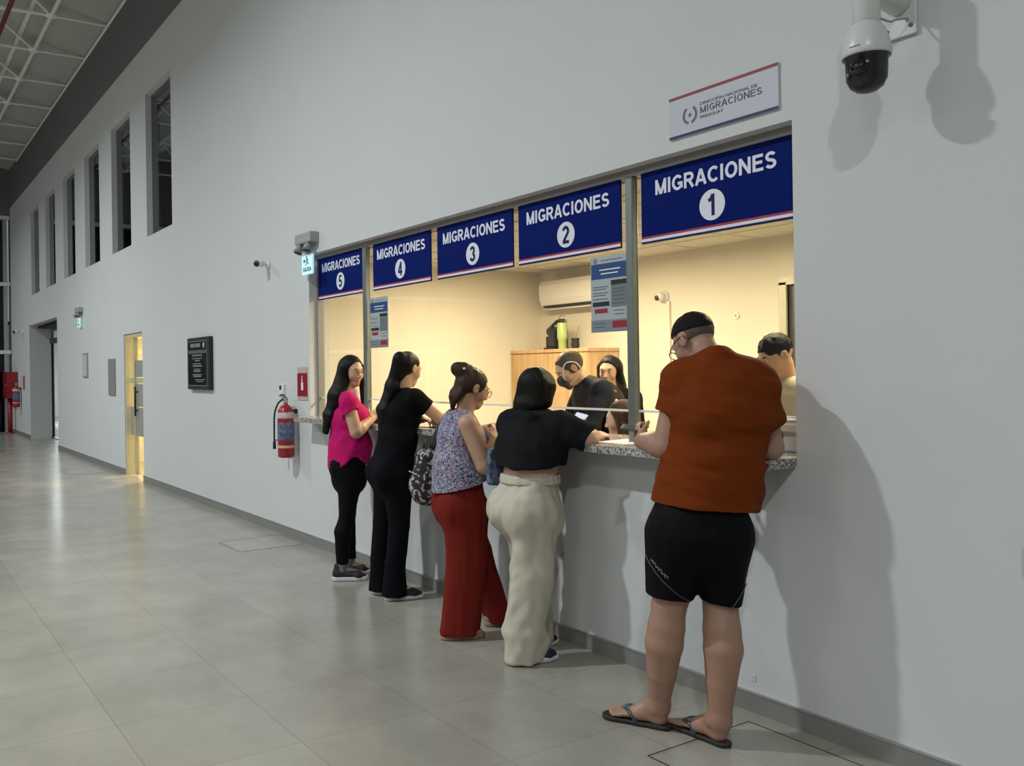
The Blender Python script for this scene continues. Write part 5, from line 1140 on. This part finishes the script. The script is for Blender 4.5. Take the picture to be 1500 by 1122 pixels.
    def on_l(u, z): # point on the left shorts leg surface, u angle seen from behind
        t = (.84 - z) / .28; w = .135 + t * (.092 - .135); dd = .150 + t * (.098 - .150); cx = -.150 - .05 * t
        return (cx + (w + .004) * math.sin(u), -.002 - (dd + .004) * math.cos(u), z)
    tube(bm, [on_l(u, z) for u, z in ((-1.45, .765), (-1.1, .735), (-.6, .685), (-.1, .64), (.4, .605), (.75, .59))], .0022, 6)
    newmesh('piping', bm, pip, sh_, True)
    bm = BM()
    def on_r(u, z):
        t = (.84 - z) / .30; w = .120 + t * (.076 - .120); dd = .142 + t * (.092 - .142); cx = .022 - .012 * t
        return (cx + (w + .004) * math.sin(u), -.008 - (dd + .004) * math.cos(u), z)
    tube(bm, [on_r(u, z) for u, z in ((.25, .565), (.5, .595), (.8, .63), (1.2, .66))], .002, 6)
    newmesh('piping', bm, pip, sh_, True)
    bm = BM()
    for q in range(6):                                   # six small block letters along the piping
        u = -1.02 + q * .125; z = .752 - q * .0115 - .004
        p0 = Vector(on_l(u - .045, z)); p1 = Vector(on_l(u + .045, z - .004)); upv = Vector((.003, 0, .010))
        for a_, b_ in ((p0, p0 + upv), (p1, p1 + upv), (p0 + upv * (1 if q % 2 else .5), p1 + upv * (1 if q % 2 else .5))): tube(bm, [a_, b_], .0014, 5)
    newmesh('lettering', bm, mat('print_white', (.26, .26, .28), .5, noise=(30, .05)), sh_, True)
    for h, t in ((hL, tL), (hR, tR)):
        h = V3(h); t = V3(t); d = foot_dir(h, t); n = np.array([d[1], -d[0], 0]); L = np.linalg.norm((t - h)[:2]); big = n if h[0] < -.1 else -n
        P = lambda f, z, o=0: tuple(h * [1, 1, 0] + d * L * f + big * o + np.array([0, 0, z]))
        fo = surface('flip_flop', [ec(P(.04, .012), P(.45, .012), (.036, .05), (.036, .05), n, .02), ec(P(.45, .012), P(.92, .012), (.036, .05), (.048, .05), n, .02), trim((0, 0, .021), (0, 0, 1)), trim((0, 0, .0015), (0, 0, -1))], mat('rubber_dark', (.022, .018, .018), .6, noise=(30, .1)), r, .004)
        bm = BM()
        for o in (.040, -.040): tube(bm, [P(.83, .030, .018), P(.70, .056, .018 + (o - .018) * .45), P(.55, .052, o * 1.0), P(.46, .018, o * .98)], [(.0095, .004)] * 19, 8)
        newmesh('strap', bm, mat('strap_slate', (.045, .055, .075), .45, noise=(20, .1)), fo, True)
    hb = HAIR('short_black', (.012, .010, .009), (160, 160, 60))
    hp = [cut(cut(H.el((0, -.012, .038), (.0805, .1005, .0900), .02), H.p((0, .075, .06)), H.d((0, .92, -.38))), H.p((0, 0, .040)), H.d((0, .35, -.94)))]
    surface('hair', hp, hb, r, .004, 1, ((.0018, (90, 90, 90), None),))
    fd = mat('hair_fade', (.085, .055, .042), .7, noise=(40, .25), bump=(400, .3))
    hp = [cut(cut(H.el((0, -.014, .033), (.0755, .0958, .0852), .02), H.p((0, .030, .03)), H.d((0, .97, -.2))), H.p((0, -.05, -.060)), H.d((0, -.1, -1)))]
    surface('faded_hair', hp, fd, r, .004, 1)
    bm = BM()
    for s in (-1, 1):
        tube(bm, [tuple(H.p((s * .056, .100, .006))), tuple(H.p((s * .080, .05, .010))), tuple(H.p((s * .084, -.015, .012))), tuple(H.p((s * .082, -.03, -.01)))], .0024, 6)
        c = H.p((s * .032, .106, .0)); a = H.d((1, 0, 0)); u_ = H.d((0, 0, 1))
        tube(bm, [tuple(c + a * .025 * math.cos(t) + u_ * .020 * math.sin(t)) for t in np.linspace(0, 2 * math.pi, 13)], .0022, 6)
    newmesh('glasses', bm, BLACK, r, True)
    a = math.radians(-50); q = (-2.438 + -.315 * math.cos(a) + .300 * math.sin(a), -.364 + .315 * math.sin(a) + .300 * math.cos(a))
    k = thing('mobile_phone', 'black phone in the left hand of the man in orange', 'phone', (q[0], q[1], 1.272), -a)
    newmesh('case', box(BM(), -.037, .037, -.004, .004, -.07, .075, .004), BLACK, k); newmesh('screen', box(BM(), -.034, .034, -.0052, -.004, -.066, .071), mat('dim_screen', (.03, .035, .05), .15, noise=(6, .1)), k)
    k.rotation_euler = (math.radians(-86), math.radians(8), math.radians(40))
man_orange()

# ---- staff behind the glass
def staff(B, phi, label, J, g, Hc, HR, hs, skin, top, trou, arms, hair_fn, z0=.0, sit=False, extra=None, jaw=1.0, lip=(.36, .11, .09)):
    r = person(B, phi, label); H = Head(Hc, HR, hs)
    (elR, wrR), (elL, wrL) = arms
    B_ = torso_prims(J, g, -.015) + shoulder_prims(J, (.042, .050)) + [rc(V3(J['nek']) + V3((0, 0, -.02)), H.p((0, -.02, -.06)), .056, .054, .02)] + head_prims(H, jaw)
    B_ += arm_prims(J['shR'], elR, wrR, (.052, .044, .029)) + arm_prims(J['shL'], elL, wrL, (.052, .044, .029))
    for wr, e_, s in ((wrR, elR, 1), (wrL, elL, -1)): B_ += hand_prims(wr, V3(wr) - V3(e_), (0, 0, 1), (-s, 0, 0), .4, .95)
    px, py, pz = J['pel']
    if sit: L = (((px + .09, py, pz), (px + .10, py + .42, pz + .02), (px + .10, py + .40, .09)), ((px - .09, py, pz), (px - .10, py + .42, pz + .02), (px - .10, py + .40, .09)))
    else: L = (((px + .09, py, pz), (px + .10, py + .02, .48), (px + .10, py, .09)), ((px - .09, py, pz), (px - .10, py + .02, .48), (px - .10, py, .09)))
    for a, b_, c in L: B_ += leg_prims(a, b_, c) + [rc(V3(c) + V3((0, -.02, -.02)), V3(c) + V3((0, .13, -.05)), .036, .03)]
    surface('body', B_, skin, r, .0055); face_parts(H, r, lip=lip)
    S = torso_prims(J, g, .020) + shoulder_prims(J, (.056, .066), .008)
    for sh, (e_, w_) in ((J['shR'], arms[0]), (J['shL'], arms[1])): S += [rc(sh, e_, .068, .058, .03), cut(rc(e_, w_, .058, .044, .03), V3(w_) + (V3(e_) - V3(w_)) * .1, V3(w_) - V3(e_))]
    S += [trim((0, 0, pz - .02), (0, 0, -1))]
    surface('jacket', S, top, r, .0055, 1, ((.007, (13, 13, 9), None),))
    T = [ec((px, py, pz - .06), (px, py, pz + .08), (.175, .14), (.165, .13), (1, 0, 0), .04)]
    for a, b_, c in L: T += leg_prims(a, b_, V3(c) + V3((0, 0, .02)), (.105, .075, .078, .062))
    T += [trim((0, 0, .07), (0, 0, -1))]
    surface('trousers', T, trou, r, .007)
    for a, b_, c in L: sneaker(r, (c[0], c[1] - .08, 0), (c[0], c[1] + .17, 0), .046, MATBLK, MATBLK, 'shoe', .08)
    hair_fn(r, H); 
    if extra: extra(r, H)
    return r
NAVYJ = CLOTH('navy_jacket', (.012, .013, .020), .75); DK = CLOTH('dark_trouser', (.012, .012, .014), .85)
def hair_balding(r, H):
    hp = [cut(cut(H.el((0, -.016, .028), (.0825, .1020, .0900), .02), H.p((0, .05, .03)), H.d((0, .95, -.3))), H.p((0, .0, .106)), H.d((0, .25, 1)))]
    surface('hair', hp, HAIR('grey_brown', (.075, .052, .035), (120, 120, 60)), r, .0045, 1, ((.0015, (80, 80, 80), None),))
def mask_parts(r, H):
    mk = surface('face_mask', [H.ec((0, .092, -.030), (0, .075, -.098), (.036, .030), (.034, .026), .02), H.el((0, .10, -.045), (.030, .028, .03), .02)], MATBLK, r, .004)
    bm = BM()
    for s in (-1, 1): tube(bm, [tuple(H.p((s * .05, .085, -.035))), tuple(H.p((s * .076, .06, .035))), tuple(H.p((s * .088, .015, .058))), tuple(H.p((s * .094, -.035, .02))), tuple(H.p((s * .088, -.03, -.05))), tuple(H.p((s * .05, .07, -.085)))], .0045, 8)
    newmesh('ear_loop', bm, mat('loop_white', (.6, .58, .55), .5, noise=(20, .03)), mk, True)
def sleeve_patch(r, H):
    mask_parts(r, H)
    newmesh('sleeve_patch', cyl(BM(), (-.262, -.03, 1.33), (-.235, -.075, 1.245), .010, .008, 10), mat('patch_white', (.6, .6, .62), .5, noise=(20, .05)), r, True)
    newmesh('sleeve_badge', sph(BM(), (-.235, -.035, 1.385), .012, 10), mat('patch_red', (.45, .06, .06), .5, noise=(20, .05)), r, True)
staff((-4.50, .965), 205, 'balding man in dark jacket and black face mask bending over behind window 2',
      dict(pel=(0, -.12, .90), wai=(0, -.06, 1.10), che=(0, .00, 1.29), nek=(0, .09, 1.455), shR=(.185, .04, 1.395), shL=(-.185, .04, 1.395)), dict(pel=(.17, .13), wai=(.175, .14), che=(.185, .15)),
      (0, .205, 1.545), frame(0, 36), 1.0, SKIN('warm', (.55, .33, .22)), NAVYJ, DK, (((.25, .14, 1.15), (.13, .28, 1.20)), ((-.25, .14, 1.15), (-.10, .30, 1.20))), hair_balding, extra=sleeve_patch, jaw=1.1)
def hair_long(r, H, c=(.010, .008, .007), name='black'):
    hp = [cut(H.el((0, -.018, .034), (.084, .104, .093), .02), H.p((0, .062, .07)), H.d((0, .88, -.46))), ec(H.p((0, -.055, .02)), H.p((0, -.085, -.26)), (.080, .055), (.115, .045), .04), rc(H.p((.08, .0, .03)), H.p((.10, -.01, -.20)), .024, .03, .03), rc(H.p((-.08, .0, .03)), H.p((-.10, -.01, -.20)), .024, .03, .03)]
    surface('hair', hp, HAIR(name, c), r, .005, 1, strand_folds(.005))
staff((-5.04, 1.62), 150, 'dark haired woman standing at the back of the office behind the masked man',
      dict(pel=(0, 0, .88), wai=(0, .0, 1.04), che=(0, .0, 1.22), nek=(0, .0, 1.37), shR=(.165, 0, 1.305), shL=(-.165, 0, 1.305)), dict(pel=(.16, .12), wai=(.13, .11), che=(.145, .11)),
      (0, .04, 1.52), frame(4, 8), .96, SKIN('olive', (.52, .32, .22)), CLOTH('black_jersey', (.0045, .0045, .006)), DK, (((.22, .05, 1.08), (.16, .22, .98)), ((-.22, .05, 1.08), (-.16, .22, .98))), hair_long, jaw=.9)
staff((-3.93, .70), 228, 'seated brown haired woman whose head shows low beside the steel post',
      dict(pel=(0, -.05, .52), wai=(0, -.03, .70), che=(0, .0, .90), nek=(0, .03, 1.075), shR=(.165, .02, 1.00), shL=(-.165, .02, 1.00)), dict(pel=(.165, .13), wai=(.145, .12), che=(.15, .115)),
      (0, .065, 1.225), frame(8, 10), .96, SKIN('fair', (.60, .38, .28)), CLOTH('maroon', (.07, .008, .012)), DK, (((.22, .06, .80), (.16, .26, .86)), ((-.22, .06, .80), (-.16, .26, .86))), lambda r, H: hair_long(r, H, (.055, .028, .018), 'chestnut'), sit=True, jaw=.9)
def hair_short(r, H):
    hp = [cut(cut(H.el((0, -.012, .040), (.080, .099, .092), .02), H.p((0, .080, .06)), H.d((0, .90, -.43))), H.p((0, -.02, -.01)), H.d((0, -.3, -1)))]
    surface('hair', hp, HAIR('short_black', (.012, .010, .009), (160, 160, 60)), r, .004, 1, ((.004, (60, 60, 60), None),))
def badge(r, H):
    newmesh('lanyard', tube(BM(), [(-.07, .03, 1.41), (-.05, .13, 1.30), (0, .165, 1.15)], .006, 8), MATBLK, r, True)
staff((-3.12, 1.12), 198, 'officer in pale beige shirt looking down behind window 1, beyond the orange shirt',
      dict(pel=(0, -.05, .93), wai=(0, -.04, 1.10), che=(0, -.02, 1.29), nek=(0, .02, 1.455), shR=(.19, 0, 1.385), shL=(-.19, 0, 1.385)), dict(pel=(.165, .13), wai=(.165, .13), che=(.18, .125)),
      (0, .09, 1.60), frame(6, 24), .99, SKIN('warm', (.55, .33, .22)), CLOTH('beige_shirt', (.52, .46, .34)), DK, (((.26, .06, 1.12), (.14, .27, 1.08)), ((-.26, .06, 1.12), (-.14, .27, 1.08))), hair_short, extra=badge, jaw=1.1)
